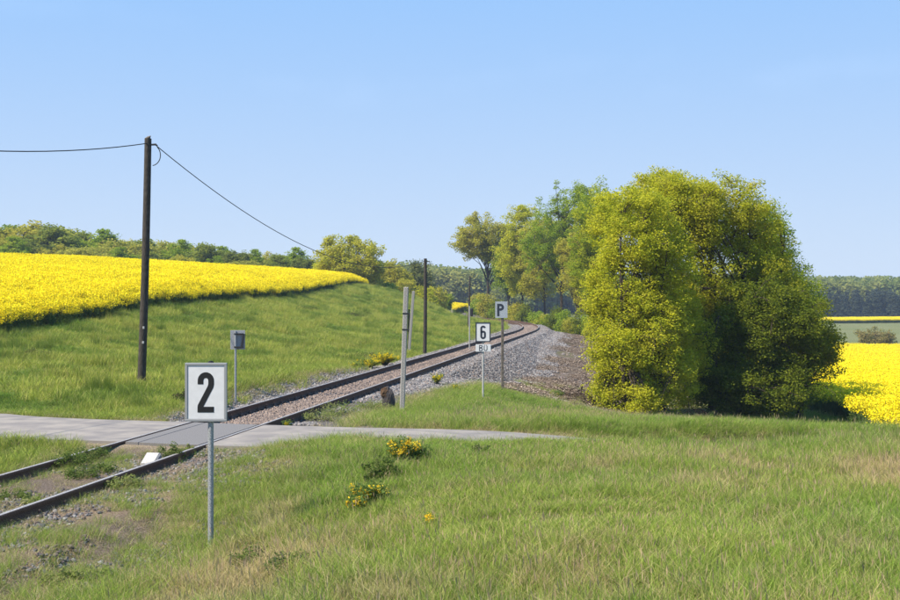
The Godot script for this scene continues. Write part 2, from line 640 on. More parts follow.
func build_ground() -> void:
	var xs := axis(-1300.0, -20.0, 14.0, 1300.0, 0.34, 1.11)
	var zs := axis(-900.0, 5.0, 60.0, 2200.0, 0.34, 1.05)
	var nx := xs.size()
	var nz := zs.size()
	var v := PackedVector3Array()
	var c := PackedColorArray()
	var n := PackedVector3Array()
	v.resize(nx * nz)
	c.resize(nx * nz)
	n.resize(nx * nz)
	for j in nz:
		for i in nx:
			v[j * nx + i] = ground_at(xs[i], zs[j])
			c[j * nx + i] = ground_colour(xs[i], zs[j])
	for j in nz:
		for i in nx:
			var dx := v[j * nx + mini(i + 1, nx - 1)] - v[j * nx + maxi(i - 1, 0)]
			var dz := v[mini(j + 1, nz - 1) * nx + i] - v[maxi(j - 1, 0) * nx + i]
			n[j * nx + i] = dx.cross(dz).normalized()
	var idx := PackedInt32Array()
	idx.resize((nx - 1) * (nz - 1) * 6)
	var k := 0
	for j in nz - 1:
		for i in nx - 1:
			var a := j * nx + i
			idx[k] = a; idx[k + 1] = a + nx; idx[k + 2] = a + nx + 1
			idx[k + 3] = a; idx[k + 4] = a + nx + 1; idx[k + 5] = a + 1
			k += 6
	var o := add_mesh("ground", arrays_mesh(v, c, idx, n), M.ground)
	tag(o, "grassy ground of knoll, bank, hillside and valley", "ground", "", "structure")

# a slab of the lane between two lines of the track (d0 > d1: from left to right), or beyond
func road_slab(called: String, parent: Node, mat: Material, d_list: Array, lift: float) -> void:
	var s := Shape.new()
	var rows := []
	for d in d_list:
		var row := []
		# where this line, parallel to the track, meets the two edges of the lane
		for side in [-1.0, 1.0]:
			var t0 := 2.0
			var t1 := 46.0
			for it in 40:
				var tm := (t0 + t1) / 2.0
				var q := track_point(tm, d)
				var a := road_at(q.x)
				var b := road_at(q.x + 0.5)
				var sl := (b.y - a.y) / 0.5
				var off := (q.y - a.y) / sqrt(1.0 + sl * sl)
				var wobble: float = noise_b.get_noise_2d(d * 1.7, side * 40.0) * 0.06
				if off < side * (ROAD_HALF + wobble): t0 = tm
				else: t1 = tm
			row.push_back(t0)
		rows.push_back(row)
	for i in d_list.size() - 1:
		for k in 6:
			var q := []
			for e in [[i, k], [i, k + 1], [i + 1, k + 1], [i + 1, k]]:
				var tt := lerpf(rows[e[0]][0], rows[e[0]][1], e[1] / 6.0)
				var p := track_point(tt, d_list[e[0]])
				var camber: float = 0.02 * (1.0 - pow(e[1] / 3.0 - 1.0, 2.0)) * smoothstep(1.0, 4.0, absf(d_list[e[0]]))
				q.push_back(Vector3(p.x, road_at(p.x).x + lift + camber, -p.y))
			s.quad(q[0], q[1], q[2], q[3])
			if k == 0: s.quad(q[0], q[3], q[3] - Vector3(0, 0.16, 0), q[0] - Vector3(0, 0.16, 0))
			if k == 5: s.quad(q[2], q[1], q[1] - Vector3(0, 0.16, 0), q[2] - Vector3(0, 0.16, 0))
			if i == 0: s.quad(q[1], q[0], q[0] - Vector3(0, 0.16, 0), q[1] - Vector3(0, 0.16, 0))
			if i == d_list.size() - 2: s.quad(q[3], q[2], q[2] - Vector3(0, 0.16, 0), q[3] - Vector3(0, 0.16, 0))
	put(called, s, mat, parent)

func build_road() -> void:
	var o := Node3D.new()
	o.name = "road"
	add_child(o)
	tag(o, "narrow grey asphalt lane crossing the railway", "road", "", "structure")
	var left := []
	for i in 70: left.push_back(34.0 - (34.0 - 0.80) * i / 69.0)
	road_slab("lane_slab", o, M.asphalt, left, -0.005)
	var mid := []
	for i in 8: mid.push_back(0.67 - 1.34 * i / 7.0)
	road_slab("crossing_slab", o, M.asphalt_dark, mid, -0.004)
	var joint := 0
	for u in [0.42]:
		var seam := []
		for i in 3: seam.push_back(u + 0.006 - 0.006 * i)
		road_slab("tar_seam", o, M.print_slate, seam, -0.0005)
		joint += 1
	var right := []
	for i in 60: right.push_back(-0.80 - 22.0 * i / 59.0)
	road_slab("lane_slab", o, M.asphalt, right, -0.005)

# ---------------------------------------------------------------- track

func build_track() -> void:
	var o := Node3D.new()
	o.name = numbered("railway_track")
	add_child(o)
	tag(o, "single railway track with rusty rails curving away past the wood", "railway track")
	var stations := PackedFloat32Array()
	var s := -14.0
	while s < 330.0:
		stations.push_back(s)
		s += 4.0 if s < ARC_S - 4.0 else 2.0
	var outline := [Vector2(-0.0625, -0.155), Vector2(-0.0625, -0.143), Vector2(-0.012, -0.128), Vector2(-0.009, -0.045), Vector2(-0.034, -0.034), Vector2(-0.035, -0.008), Vector2(-0.029, -0.001),
		Vector2(0.029, -0.001), Vector2(0.035, -0.008), Vector2(0.034, -0.034), Vector2(0.009, -0.045), Vector2(0.012, -0.128), Vector2(0.0625, -0.143), Vector2(0.0625, -0.155)]
	for side in [1.0, -1.0]:
		var r := Shape.new()
		var top := Shape.new()
		for i in stations.size() - 1:
			for k in outline.size() - 1:
				var q := []
				for e in [[i, k], [i + 1, k], [i + 1, k + 1], [i, k + 1]]:
					var p := track_point(stations[e[0]], 0.7525 * side - outline[e[1]].x)
					q.push_back(Vector3(p.x, outline[e[1]].y, -p.y))
				r.quad(q[0], q[1], q[2], q[3])
			var t := []
			for e in [[i, 0.027], [i + 1, 0.027], [i + 1, -0.027], [i, -0.027]]:
				var p := track_point(stations[e[0]], 0.7525 * side + e[1])
				t.push_back(Vector3(p.x, 0.002, -p.y))
			top.quad(t[0], t[1], t[2], t[3])
		var rail := put("rail", r, M.rust, o)
		put("running_surface", top, M.rail_top, rail)
	var sl := Shape.new()
	sl.box(Vector3(-1.25, -0.34, -0.12), Vector3(1.25, -0.166, 0.12), Transform3D(), 0.02)
	var sleeper_mesh := sl.mesh()
	var cl := Shape.new()
	cl.box(Vector3(-0.02, -0.155, -0.05), Vector3(0.03, -0.105, 0.05), Transform3D(), 0.01)
	cl.tube(PackedVector3Array([Vector3(0.005, -0.11, 0), Vector3(0.005, -0.07, 0)]), PackedFloat32Array([0.018, 0.016]), 6)
	var clip_mesh := cl.mesh()
	var k := 0
	s = 2.0
	while s < 178.0:
		var p := track_point(s, 0.0)
		var p2 := track_point(s + 0.1, 0.0)
		var turn := atan2(p2.x - p.x, p2.y - p.y)
		var on_road := road_dist(p.x, p.y) < ROAD_HALF + 0.3
		if not on_road:
			var e := add_mesh("sleeper", sleeper_mesh, M.sleeper, o)
			e.position = Vector3(p.x, rng.randf_range(-0.03, -0.012), -p.y)
			e.rotation.y = -turn + rng.randf_range(-0.012, 0.012)
			if s < 36.0:
				for d in [0.7525 + 0.075, 0.7525 - 0.075, -0.7525 + 0.075, -0.7525 - 0.075]:
					var q := track_point(s, d)
					var c := add_mesh("rail_clip", clip_mesh, M.clip, o)
					c.position = Vector3(q.x, 0, -q.y)
					c.rotation.y = -turn
		s += 0.64
		k += 1

# ---------------------------------------------------------------- trees

func leaf_cloud(centres: PackedVector3Array, radius: float, count: int, size: float, tints: Array, flat: float, tilt := 0.5) -> ArrayMesh:
	var total := centres.size() * count
	var v := PackedVector3Array()
	var c := PackedColorArray()
	var idx := PackedInt32Array()
	v.resize(total * 4)
	c.resize(total * 4)
	idx.resize(total * 6)
	var k := 0
	for ci in centres.size():
		var ctr := centres[ci]
		var base: Color = tints[rng.randi() % tints.size()]
		var r := radius * rng.randf_range(0.7, 1.3)
		for i in count:
			var q := Vector3(rng.randf_range(-1, 1), rng.randf_range(-1, 1), rng.randf_range(-1, 1))
			while q.length_squared() > 1.0: q = Vector3(rng.randf_range(-1, 1), rng.randf_range(-1, 1), rng.randf_range(-1, 1))
			q = Vector3(q.x, q.y * flat, q.z) * r
			var a := Vector3(rng.randf_range(-1, 1), rng.randf_range(-0.7, 0.5), rng.randf_range(-1, 1)).normalized()
			var nn := (Vector3(rng.randf_range(-1, 1), rng.randf_range(-1, 1), rng.randf_range(-1, 1)) * 0.75 + q / r * 0.7 + Vector3(0, tilt, 0)).normalized()
			var b := a.cross(nn).normalized()
			var sz := size * rng.randf_range(0.6, 1.25)
			var p := ctr + q
			var o := k * 4
			v[o] = p - a * sz * 0.5
			v[o + 1] = p + b * sz * 0.32 + nn * sz * 0.06
			v[o + 2] = p + a * sz * 0.5
			v[o + 3] = p - b * sz * 0.32 + nn * sz * 0.06
			var col := base.lerp(tints[rng.randi() % tints.size()], rng.randf() * 0.7)
			c[o] = col; c[o + 1] = col; c[o + 2] = col; c[o + 3] = col
			var w := k * 6
			idx[w] = o; idx[w + 1] = o + 1; idx[w + 2] = o + 2
			idx[w + 3] = o; idx[w + 4] = o + 2; idx[w + 5] = o + 3
			k += 1
	return arrays_mesh(v, c, idx)

# lobes: [centre, radii] in the tree's own metres; stems: where trunks start (offsets from the base)
func grow_tree(lobes: Array, stems: Array, trunk_r: float, n_clumps: int, n_limbs: int, clump_r: float, leaves: int, leaf_size: float, tints: Array, inside := 0.45, flat := 0.75, bumps := 4, bark := Color(1, 1, 1)) -> Array:
	var weights := PackedFloat32Array()
	var sum := 0.0
	if bumps > 0:
		for l in lobes.duplicate():
			for i in bumps:
				var bd := Vector3(rng.randfn(), rng.randfn() + 0.3, rng.randfn()).normalized()
				lobes.push_back([l[0] + bd * Vector3(l[1]) * rng.randf_range(0.8, 1.02), Vector3(l[1]) * rng.randf_range(0.22, 0.38)])
	for l in lobes:
		var vol: float = pow(l[1].x * l[1].y * l[1].z, 0.75)
		sum += vol
		weights.push_back(sum)
	var centres := PackedVector3Array()
	while centres.size() < n_clumps:
		var u := rng.randf() * sum
		var k := 0
		while weights[k] < u: k += 1
		var l: Array = lobes[k]
		var d := Vector3(rng.randfn(), rng.randfn(), rng.randfn()).normalized()
		var wob := 1.0 + 0.44 * noise_b.get_noise_3dv(d * 5.0 + l[0] * 3.0) + rng.randf_range(-0.05, 0.08)
		var p: Vector3 = l[0] + d * Vector3(l[1]) * pow(rng.randf(), inside) * wob
		if p.y < 0.12: p.y = rng.randf_range(0.1, 0.5)
		centres.push_back(p)
	var wood := Shape.new()
	wood.col = bark
	var knots := PackedVector3Array()
	var top := 0.0
	for p in centres: top = maxf(top, p.y)
	var limbs_each := maxi(1, n_limbs / stems.size())
	for st in stems:
		var best: Vector3 = centres[0]
		var score := -1e9
		for p in centres:
			var q: float = p.y - 1.1 * Vector2(p.x - st.x * 1.6, p.z - st.z * 1.6).length()
			if q > score:
				score = q
				best = p
		var path := PackedVector3Array()
		var rad := PackedFloat32Array()
		var bend := Vector3(rng.randf_range(-0.5, 0.5), 0, rng.randf_range(-0.5, 0.5)) * top * 0.05
		for i in 9:
			var t := i / 8.0
			var wob := Vector3(rng.randf_range(-1, 1), 0, rng.randf_range(-1, 1)) * top * 0.006
			path.push_back(Vector3(st.x, -0.25, st.z).lerp(best - Vector3(0, top * 0.1, 0), t) + bend * sin(t * PI) + wob)
			rad.push_back(trunk_r * (1.35 if i == 0 else 1.0 - 0.86 * pow(t, 0.9)))
		wood.tube(path, rad, 8, false)
		for i in range(3, 9): knots.push_back(path[i])
		for li in limbs_each:
			var target: Vector3 = centres[rng.randi() % centres.size()]
			if target.y < top * 0.15: continue
			var t0 := clampf(target.y / maxf(best.y, 0.1) - rng.randf_range(0.15, 0.35), 0.3, 0.85)
			var fi := t0 * 8.0
			var start := path[int(fi)].lerp(path[mini(int(fi) + 1, 8)], fi - int(fi))
			if start.distance_to(target) > top * 0.6: continue
			var r0 := trunk_r * (1.0 - 0.86 * t0) * 0.5
			var lp := PackedVector3Array()
			var lr := PackedFloat32Array()
			var sag := Vector3(0, start.distance_to(target) * 0.12, 0)
			for i in 5:
				var t := i / 4.0
				lp.push_back(start.lerp(target, t) + sag * sin(t * PI) + Vector3(rng.randf_range(-1, 1), rng.randf_range(-1, 1), rng.randf_range(-1, 1)) * 0.03 * start.distance_to(target) * (1.0 if i > 0 else 0.0))
				lr.push_back(r0 * (1.0 - 0.85 * t) + 0.006)
			wood.tube(lp, lr, 5, false)
			for i in range(1, 5): knots.push_back(lp[i])
	# twigs: each clump hangs on the nearest knot
	var ci := 0
	for p in centres:
		ci += 1
		if ci % 2: continue
		var best_k := knots[0]
		var bd := 1e9
		for q in knots:
			var dd := q.distance_squared_to(p)
			if q.y > p.y + 0.4: dd *= 2.0
			if dd < bd:
				bd = dd
				best_k = q
		if bd > pow(top * 0.45, 2): continue
		var mid := best_k.lerp(p, 0.5) + Vector3(rng.randf_range(-0.1, 0.1), 0.08, rng.randf_range(-0.1, 0.1)) * sqrt(bd)
		var tr := 0.006 + 0.012 * sqrt(bd) * (trunk_r / 0.15)
		wood.tube(PackedVector3Array([best_k, mid, p]), PackedFloat32Array([tr, tr * 0.7, 0.004]), 3, false)
	return [wood.mesh(), leaf_cloud(centres, clump_r, leaves, leaf_size, tints, flat)]

func add_tree(called: String, made: Array, at: Vector3, turn: float, size: float, label: String, category: String, group := "") -> Node3D:
	var o := thing(called, at, label, category, group)
	o.rotation.y = turn
	o.scale = Vector3.ONE * size
	add_mesh("trunk", made[0], M.bark, o)
	add_mesh("crown", made[1], M.leaf, o)
	return o

# lobes drawn on the photograph: [px, py, half width px, half height px, offset ahead in m, depth factor]
func lobes_px(base: Vector3, fz: float, list: Array) -> Array:
	var out := []
	for l in list:
		var dz: float = l[4] if l.size() > 4 else 0.0
		var depth: float = l[5] if l.size() > 5 else 1.0
		var p := ray(l[0], l[1], fz + dz)
		var k: float = (fz + dz) / FOCAL
		out.push_back([p - base, Vector3(l[2] * k, l[3] * k, l[2] * k * depth)])
	return out

func build_trees() -> void:
	var spring := [Color(0.50, 0.495, 0.03), Color(0.45, 0.465, 0.03), Color(0.54, 0.52, 0.045), Color(0.38, 0.43, 0.028)]
	var olive := [Color(0.42, 0.40, 0.045), Color(0.37, 0.37, 0.042), Color(0.46, 0.42, 0.06)]
	var fresh := [Color(0.25, 0.345, 0.026), Color(0.20, 0.295, 0.023), Color(0.32, 0.395, 0.032)]
	var deep := [Color(0.15, 0.195, 0.018), Color(0.12, 0.16, 0.016), Color(0.22, 0.25, 0.024)]
	# the thicket beside the embankment
	var b := on_ground(640, 43.0)
	var t := grow_tree(lobes_px(b, 43.0, [[640, 230, 42, 40], [622, 290, 34, 44], [645, 335, 46, 46], [668, 280, 30, 50], [612, 365, 22, 34], [662, 380, 34, 32], [605, 222, 22, 26, 2.0], [632, 396, 40, 20], [596, 300, 14, 40, 1.0], [692, 345, 26, 44, 1.0]]),
		[Vector3(-0.5, 0, 0.2), Vector3(0.15, 0, -0.1), Vector3(0.8, 0, 0.3)], 0.11, 2300, 60, 0.29, 66, 0.080, spring, 0.42, 0.7, 7)
	add_tree("maple_tree", t, b, 0, 1, "bright yellow-green many-stemmed tree at the embankment foot, its leaves reaching the grass", "tree", "trees of the dense thicket")
	b = on_ground(712, 46.5)
	t = grow_tree(lobes_px(b, 46.5, [[690, 215, 48, 42], [652, 208, 42, 32, 2.0], [734, 217, 36, 38], [705, 280, 46, 54], [762, 248, 27, 36], [780, 290, 24, 30], [695, 355, 34, 52], [680, 202, 36, 26, -0.5]]), [Vector3(0, 0, 0), Vector3(0.9, 0, 0.3)], 0.17, 2700, 60, 0.31, 64, 0.082, spring.slice(0, 2) + [Color(0.42, 0.42, 0.03), Color(0.36, 0.39, 0.028), Color(0.44, 0.40, 0.05)], 0.42, 0.7, 7)
	add_tree("field_maple", t, b, 0, 1, "tallest yellow-green round crown rising from the back of the thicket", "tree", "trees of the dense thicket")
	b = on_ground(758, 45.0)
	t = grow_tree(lobes_px(b, 45.0, [[762, 318, 46, 40], [793, 328, 38, 40], [735, 352, 40, 50], [800, 362, 34, 28], [758, 388, 62, 26], [824, 350, 18, 24], [722, 385, 30, 28]]), [Vector3(-0.6, 0, 0), Vector3(0.5, 0, 0.2), Vector3(1.5, 0, -0.1)], 0.13, 2600, 50, 0.33, 64, 0.085, deep, 0.45, 0.7, 6)
	add_tree("hornbeam_tree", t, b, 0, 1, "dark green broad tree beside the valley rapeseed, hanging down to the ground", "tree", "trees of the dense thicket")
	b = on_ground(775, 52.0)
	t = grow_tree(lobes_px(b, 52.0, [[770, 282, 30, 48], [798, 302, 22, 36], [764, 240, 25, 32]]), [Vector3(0, 0, 0)], 0.14, 800, 24, 0.42, 60, 0.09, fresh, 0.42)
	add_tree("young_oak", t, b, 0, 1, "fresh green narrow tree behind the dark broad tree", "tree", "trees of the dense thicket")
	# oaks along the outside of the curve
	var oaks := [
		[486, 198.0, [[484, 238, 26, 22], [470, 243, 18, 14], [502, 250, 20, 24]], olive, 0.2, 300, "slender oak with a trunk bare up to its thin olive crown, standing at the curve"],
		[524, 176.0, [[522, 235, 20, 30], [513, 258, 20, 22], [532, 258, 18, 22], [524, 214, 12, 10], [520, 284, 16, 16]], spring, 0.16, 330, "narrow yellow-green oak between the slender olive oak and the tall green oak"],
		[562, 150.0, [[566, 218, 32, 32], [548, 246, 28, 34], [577, 258, 28, 36], [588, 218, 26, 32]], fresh, 0.2, 420, "tall fresh green oak with crooked dark trunk beside the curve"],
		[545, 168.0, [[545, 250, 26, 32], [540, 282, 20, 16]], olive, 0.15, 260, "olive oak half hidden behind the tall fresh green oak"],
		[592, 104.0, [[598, 215, 24, 34], [590, 260, 22, 44], [604, 300, 18, 40]], spring.slice(0, 2) + fresh, 0.16, 380, "yellow-green oak touching the bright thicket on its wood side"],
		[508, 196.0, [[508, 268, 16, 26]], fresh, 0.14, 220, "thin green tree in the back of the oak row"],
		[575, 145.0, [[580, 265, 22, 34], [588, 298, 14, 16]], olive, 0.14, 240, "olive tree with thin stem rising behind the row, towards the valley field"],
	]
	for a in oaks:
		var p := on_ground(a[0], a[1])
		var far: float = a[1] / 120.0
		var made := grow_tree(lobes_px(p, a[1], a[2]), [Vector3(0, 0, 0)], a[4] * far * 0.85, int(a[5] * 1.9), 30, 0.46 * far, 64, 0.16 * far, a[3], 0.5, 0.75, 3)
		add_tree("oak_tree", made, p, 0, 1, a[6], "tree", "oaks beside the railway curve")
	# undergrowth below them
	var low := [[500, 132.0, 9, 8, fresh, "low green shrub below the slender oak at the curve"], [520, 128.0, 10, 7, olive, "low olive shrub below the narrow yellow-green oak"], [545, 135.0, 12, 9, fresh, "wide green shrub between the oak trunks"],
		[486, 150.0, 9, 10, olive, "olive shrub behind the curve, on the hill side of the oaks"], [592, 96.0, 9, 14, spring, "yellow-green shrub at the foot of the oak next to the thicket"], [604, 66.0, 9, 16, spring, "yellow-green shrub between thicket and embankment litter"]]
	for i in 14:
		var u := i / 13.0
		low.push_back([478.0 + u * 124.0, 150.0 - 40.0 * u + (i * 13) % 11, 11, 8 + (i * 5) % 7, [fresh, olive, deep][i % 3], ["fresh green shrub filling a gap between the oak trunks", "olive shrub filling a gap between the oak trunks", "dark green shrub filling a gap between the oak trunks"][i % 3]])
	for a in low:
		while track_at((a[0] - 450.0) / FOCAL * a[1], a[1]).y > -4.0: a[1] += 2.0
		var p := on_ground(a[0], a[1])
		var k: float = a[1] / FOCAL
		var made := grow_tree([[Vector3(0, a[3] * k * 0.8, 0), Vector3(a[2] * k, a[3] * k, a[2] * k)], [Vector3(a[2] * k * 0.7, a[3] * k * 0.5, 0.2), Vector3(a[2] * k * 0.6, a[3] * k * 0.6, a[2] * k * 0.6)]], [Vector3(-0.1, 0, 0), Vector3(0.15, 0, 0.1)], 0.04, 110, 10, 0.0035 * a[1], 40, 0.0013 * a[1], a[4], 0.5, 0.75, 2)
		add_tree("woodland_shrub", made, p, 0, 1, a[5], "shrub", "shrubs below the oaks")
	# the belt of trees behind the hillside field
	var kinds := []
	var palettes := [olive, fresh, [Color(0.27, 0.31, 0.05), Color(0.22, 0.27, 0.045)], [Color(0.42, 0.40, 0.07), Color(0.36, 0.37, 0.06)], [Color(0.19, 0.235, 0.045), Color(0.23, 0.26, 0.05)]]
	var shapes := [[4.2, 3.4], [3.4, 3.8], [3.6, 3.2], [4.6, 3.0], [3.0, 4.0]]
	for i in 5:
		var w: float = shapes[i][0]
		var h: float = shapes[i][1]
		kinds.push_back(grow_tree([[Vector3(0, h + 2.2, 0), Vector3(w, h, w)], [Vector3(w * 0.5, h + 0.6, 0.6), Vector3(w * 0.6, h * 0.7, w * 0.6)], [Vector3(-w * 0.55, h + 0.9, -0.4), Vector3(w * 0.6, h * 0.75, w * 0.6)]], [Vector3(0, 0, 0)], 0.22, 420, 18, 0.8, 46, 0.38, palettes[i], 0.42))
	var words := ["rounded olive tree", "fresh green tree", "dense mid-green tree", "wide yellowish tree", "tall dark green tree"]
	var belt := [[-35, 224, 2], [-12, 226, 4], [6, 230, 1], [22, 222, 0], [40, 224, 3], [52, 229, 2], [66, 236, 1], [80, 234, 2], [98, 233, 1], [112, 235, 0], [128, 240, 3], [143, 242, 2], [160, 240, 3], [176, 243, 1], [192, 246, 0], [206, 246, 2], [220, 249, 1], [236, 250, 4], [250, 252, 1], [264, 252, 0], [278, 256, 2], [292, 250, 1], [303, 257, 4], [-24, 236, 0], [12, 240, 1], [34, 241, 4], [58, 245, 0], [88, 246, 3], [120, 250, 1], [150, 254, 2], [182, 255, 0], [214, 258, 1], [244, 260, 3], [272, 263, 2]]
	var bi := 0
	for a in belt:
		var fz := 186.0 + (bi * 7) % 17 if bi < 23 else 178.0 + (bi * 5) % 6
		var p := on_ground(a[0], fz)
		p.y = minf(p.y, 5.0)
		var want: float = ray(a[0], a[1], fz).y - p.y
		var kind: int = a[2]
		var size: float = want / (float(shapes[kind][1]) * 2.0 + 2.6)
		var grown := add_tree("field_edge_tree", kinds[kind], p, bi * 2.399, maxf(size, 0.35), words[kind] + (" in the belt behind the hillside rapeseed" if bi < 23 else ", low and in front, in the belt behind the hillside rapeseed"), "tree", "belt of trees behind the hillside field")
		grown.scale = Vector3(1.4, 1.0, 1.4) * maxf(size, 0.35)
		bi += 1
	# the round tree where the field ends, and its neighbours
	var ends := [
		[349, 165.0, [[349, 262, 33, 25], [332, 268, 20, 18], [368, 272, 16, 18]], spring.slice(0, 2) + olive, 420, "big rounded yellow-olive tree at the tip of the hillside field"],
		[394, 178.0, [[394, 278, 14, 17], [402, 288, 10, 14]], olive, 160, "small olive tree next to the big rounded tree"],
		[418, 190.0, [[418, 280, 14, 18], [428, 290, 10, 14]], [Color(0.20, 0.22, 0.07), Color(0.17, 0.2, 0.06)], 170, "pale grey-green tree beyond the bank"],
		[324, 172.0, [[324, 272, 10, 10]], fresh, 80, "small green tree peeping out beside the big rounded tree"],
		[376, 185.0, [[378, 280, 14, 15]], [Color(0.10, 0.13, 0.03)], 110, "dark green tree between the rounded tree and the small olive tree"],
	]
	for a in ends:
		var p := on_ground(a[0], a[1])
		var made := grow_tree(lobes_px(p, a[1], a[2]), [Vector3(0, 0, 0)], 0.16, int(a[4] * 1.3), 16, 0.7, 48, 0.28, a[3], 0.45)
		add_tree("bank_tree", made, p, 0, 1, a[5], "tree", "trees where the hillside field ends")
	var bushes := [[404, 172.0, 13, 12, olive, "olive bush at the top of the grassy bank"], [424, 176.0, 12, 12, spring, "yellow-green bush on the bank top, second from the telegraph line"], [434, 182.0, 12, 12, olive, "olive bush on the bank above the curve"], [444, 190.0, 9, 9, fresh, "low green bush beside the yellow rapeseed patch"], [386, 168.0, 10, 8, fresh, "low green bush below the small olive tree"], [478, 232.0, 9, 11, olive, "olive bush behind the yellow rapeseed patch"]]
	for a in bushes:
		var p := on_ground(a[0], a[1])
		var k: float = a[1] / FOCAL
		var made := grow_tree([[Vector3(0, a[3] * k * 0.9, 0), Vector3(a[2] * k, a[3] * k, a[2] * k)]], [Vector3(-0.1, 0, 0), Vector3(0.2, 0, 0.1)], 0.05, 120, 8, 0.55, 30, 0.26, a[4], 0.45)
		add_tree("bank_bush", made, p, 0, 1, a[5], "bush", "bushes on top of the grassy bank")
	# the brown bush across the valley
	var vb := on_ground(876, 186.0)
	var vm := grow_tree(lobes_px(vb, 186.0, [[874, 338, 16, 9], [886, 341, 10, 7], [864, 341, 8, 7]]), [Vector3(-0.3, 0, 0), Vector3(0.4, 0, 0.2)], 0.08, 170, 14, 0.6, 30, 0.26, [Color(0.27, 0.23, 0.07), Color(0.22, 0.22, 0.06), Color(0.31, 0.24, 0.09)], 0.5)
	add_tree("valley_bush", vm, vb, 0, 1, "brownish wide bush on the green strip beyond the valley rapeseed", "bush")
	# far woods
	var round_crown := grow_tree([[Vector3(0, 6.5, 0), Vector3(4.2, 4.5, 4.2)], [Vector3(2, 4.5, 1), Vector3(3, 3, 3)]], [Vector3.ZERO], 0.3, 150, 4, 1.5, 12, 1.1, [Color(1, 1, 1), Color(0.8, 0.85, 0.8)], 0.35)
	var cone_lobes := []
	for i in 6: cone_lobes.push_back([Vector3(0, 2.0 + i * 2.1, 0), Vector3(2.9 - i * 0.43, 1.3, 2.9 - i * 0.43)])
	var cone_crown := grow_tree(cone_lobes, [Vector3.ZERO], 0.25, 130, 3, 1.0, 12, 0.9, [Color(1, 1, 1), Color(0.75, 0.8, 0.85)], 0.4)
	var round_where: Array[Transform3D] = []
	var round_tint := PackedColorArray()
	var cone_where: Array[Transform3D] = []
	var cone_tint := PackedColorArray()
	var count := 0
	while count < 5200:
		var fz := rng.randf_range(392.0, 800.0)
		var x := rng.randf_range(-0.12, 0.46) * fz
		count += 1
		if fz < 440.0 and x < -20.0: continue
		var n := noise_c.get_noise_2d(x * 0.8, fz * 0.6)
		var bx := Transform3D(Basis(Vector3.UP, rng.randf() * TAU).scaled(Vector3.ONE * rng.randf_range(0.75, 1.2)), ground_at(x, fz))
		var conifer := x > 95.0 and fz < 470.0 and n > -0.3
		if conifer:
			bx.basis = bx.basis.scaled(Vector3.ONE * 0.6)
			cone_where.push_back(bx)
			cone_tint.push_back(Color(0.075, 0.095, 0.06) * rng.randf_range(0.8, 1.3))
		else:
			round_where.push_back(bx)
			var u := clampf(0.5 + noise_a.get_noise_2d(x * 0.4, fz * 0.4) + rng.randf_range(-0.3, 0.3), 0, 1)
			round_tint.push_back(Color(0.19, 0.25, 0.06).lerp(Color(0.34, 0.34, 0.09), u))
	tag(scatter("distant_woodland", round_crown[1], M.leaf, round_where, round_tint), "hazy green broadleaf wood covering the far hills", "wood", "", "stuff")
	tag(scatter("distant_conifer_forest", cone_crown[1], M.leaf, cone_where, cone_tint), "dark bluish conifer forest on the far hillside beyond the valley", "forest", "", "stuff")

# ---------------------------------------------------------------- signs

func ribbon(s: Shape, pts: Array, width: float, lift: float, size: float, at: Vector2) -> void:
	# a stroke of even width through pts (units of the letter's height), standing 1.5 mm proud
	var l := []
	var r := []
	for i in pts.size():
		var p: Vector2 = pts[i]
		var d0: Vector2 = (p - pts[maxi(i - 1, 0)]).normalized()
		var d1: Vector2 = (pts[mini(i + 1, pts.size() - 1)] - p).normalized()
		if i == 0: d0 = d1
		if i == pts.size() - 1: d1 = d0
		var nd := (d0 + d1).normalized()
		var nn := Vector2(-nd.y, nd.x)
		var k: float = width * 0.5 / maxf(0.55, nd.dot(d1))
		l.push_back((p + nn * k) * size + at)
		r.push_back((p - nn * k) * size + at)
	for i in pts.size() - 1:
		var a := Vector3(l[i].x, l[i].y, lift)
		var b := Vector3(l[i + 1].x, l[i + 1].y, lift)
		var c := Vector3(r[i + 1].x, r[i + 1].y, lift)
		var d := Vector3(r[i].x, r[i].y, lift)
		s.quad(a, b, c, d)
		var back := Vector3(0, 0, -0.0014)
		s.quad(b, a, a + back, b + back)
		s.quad(d, c, c + back, d + back)

func arc(c: Vector2, rx: float, ry: float, a0: float, a1: float, steps := 8) -> Array:
	var out := []
	for i in steps + 1:
		var a := deg_to_rad(lerpf(a0, a1, i / float(steps)))
		out.push_back(c + Vector2(cos(a) * rx, sin(a) * ry))
	return out

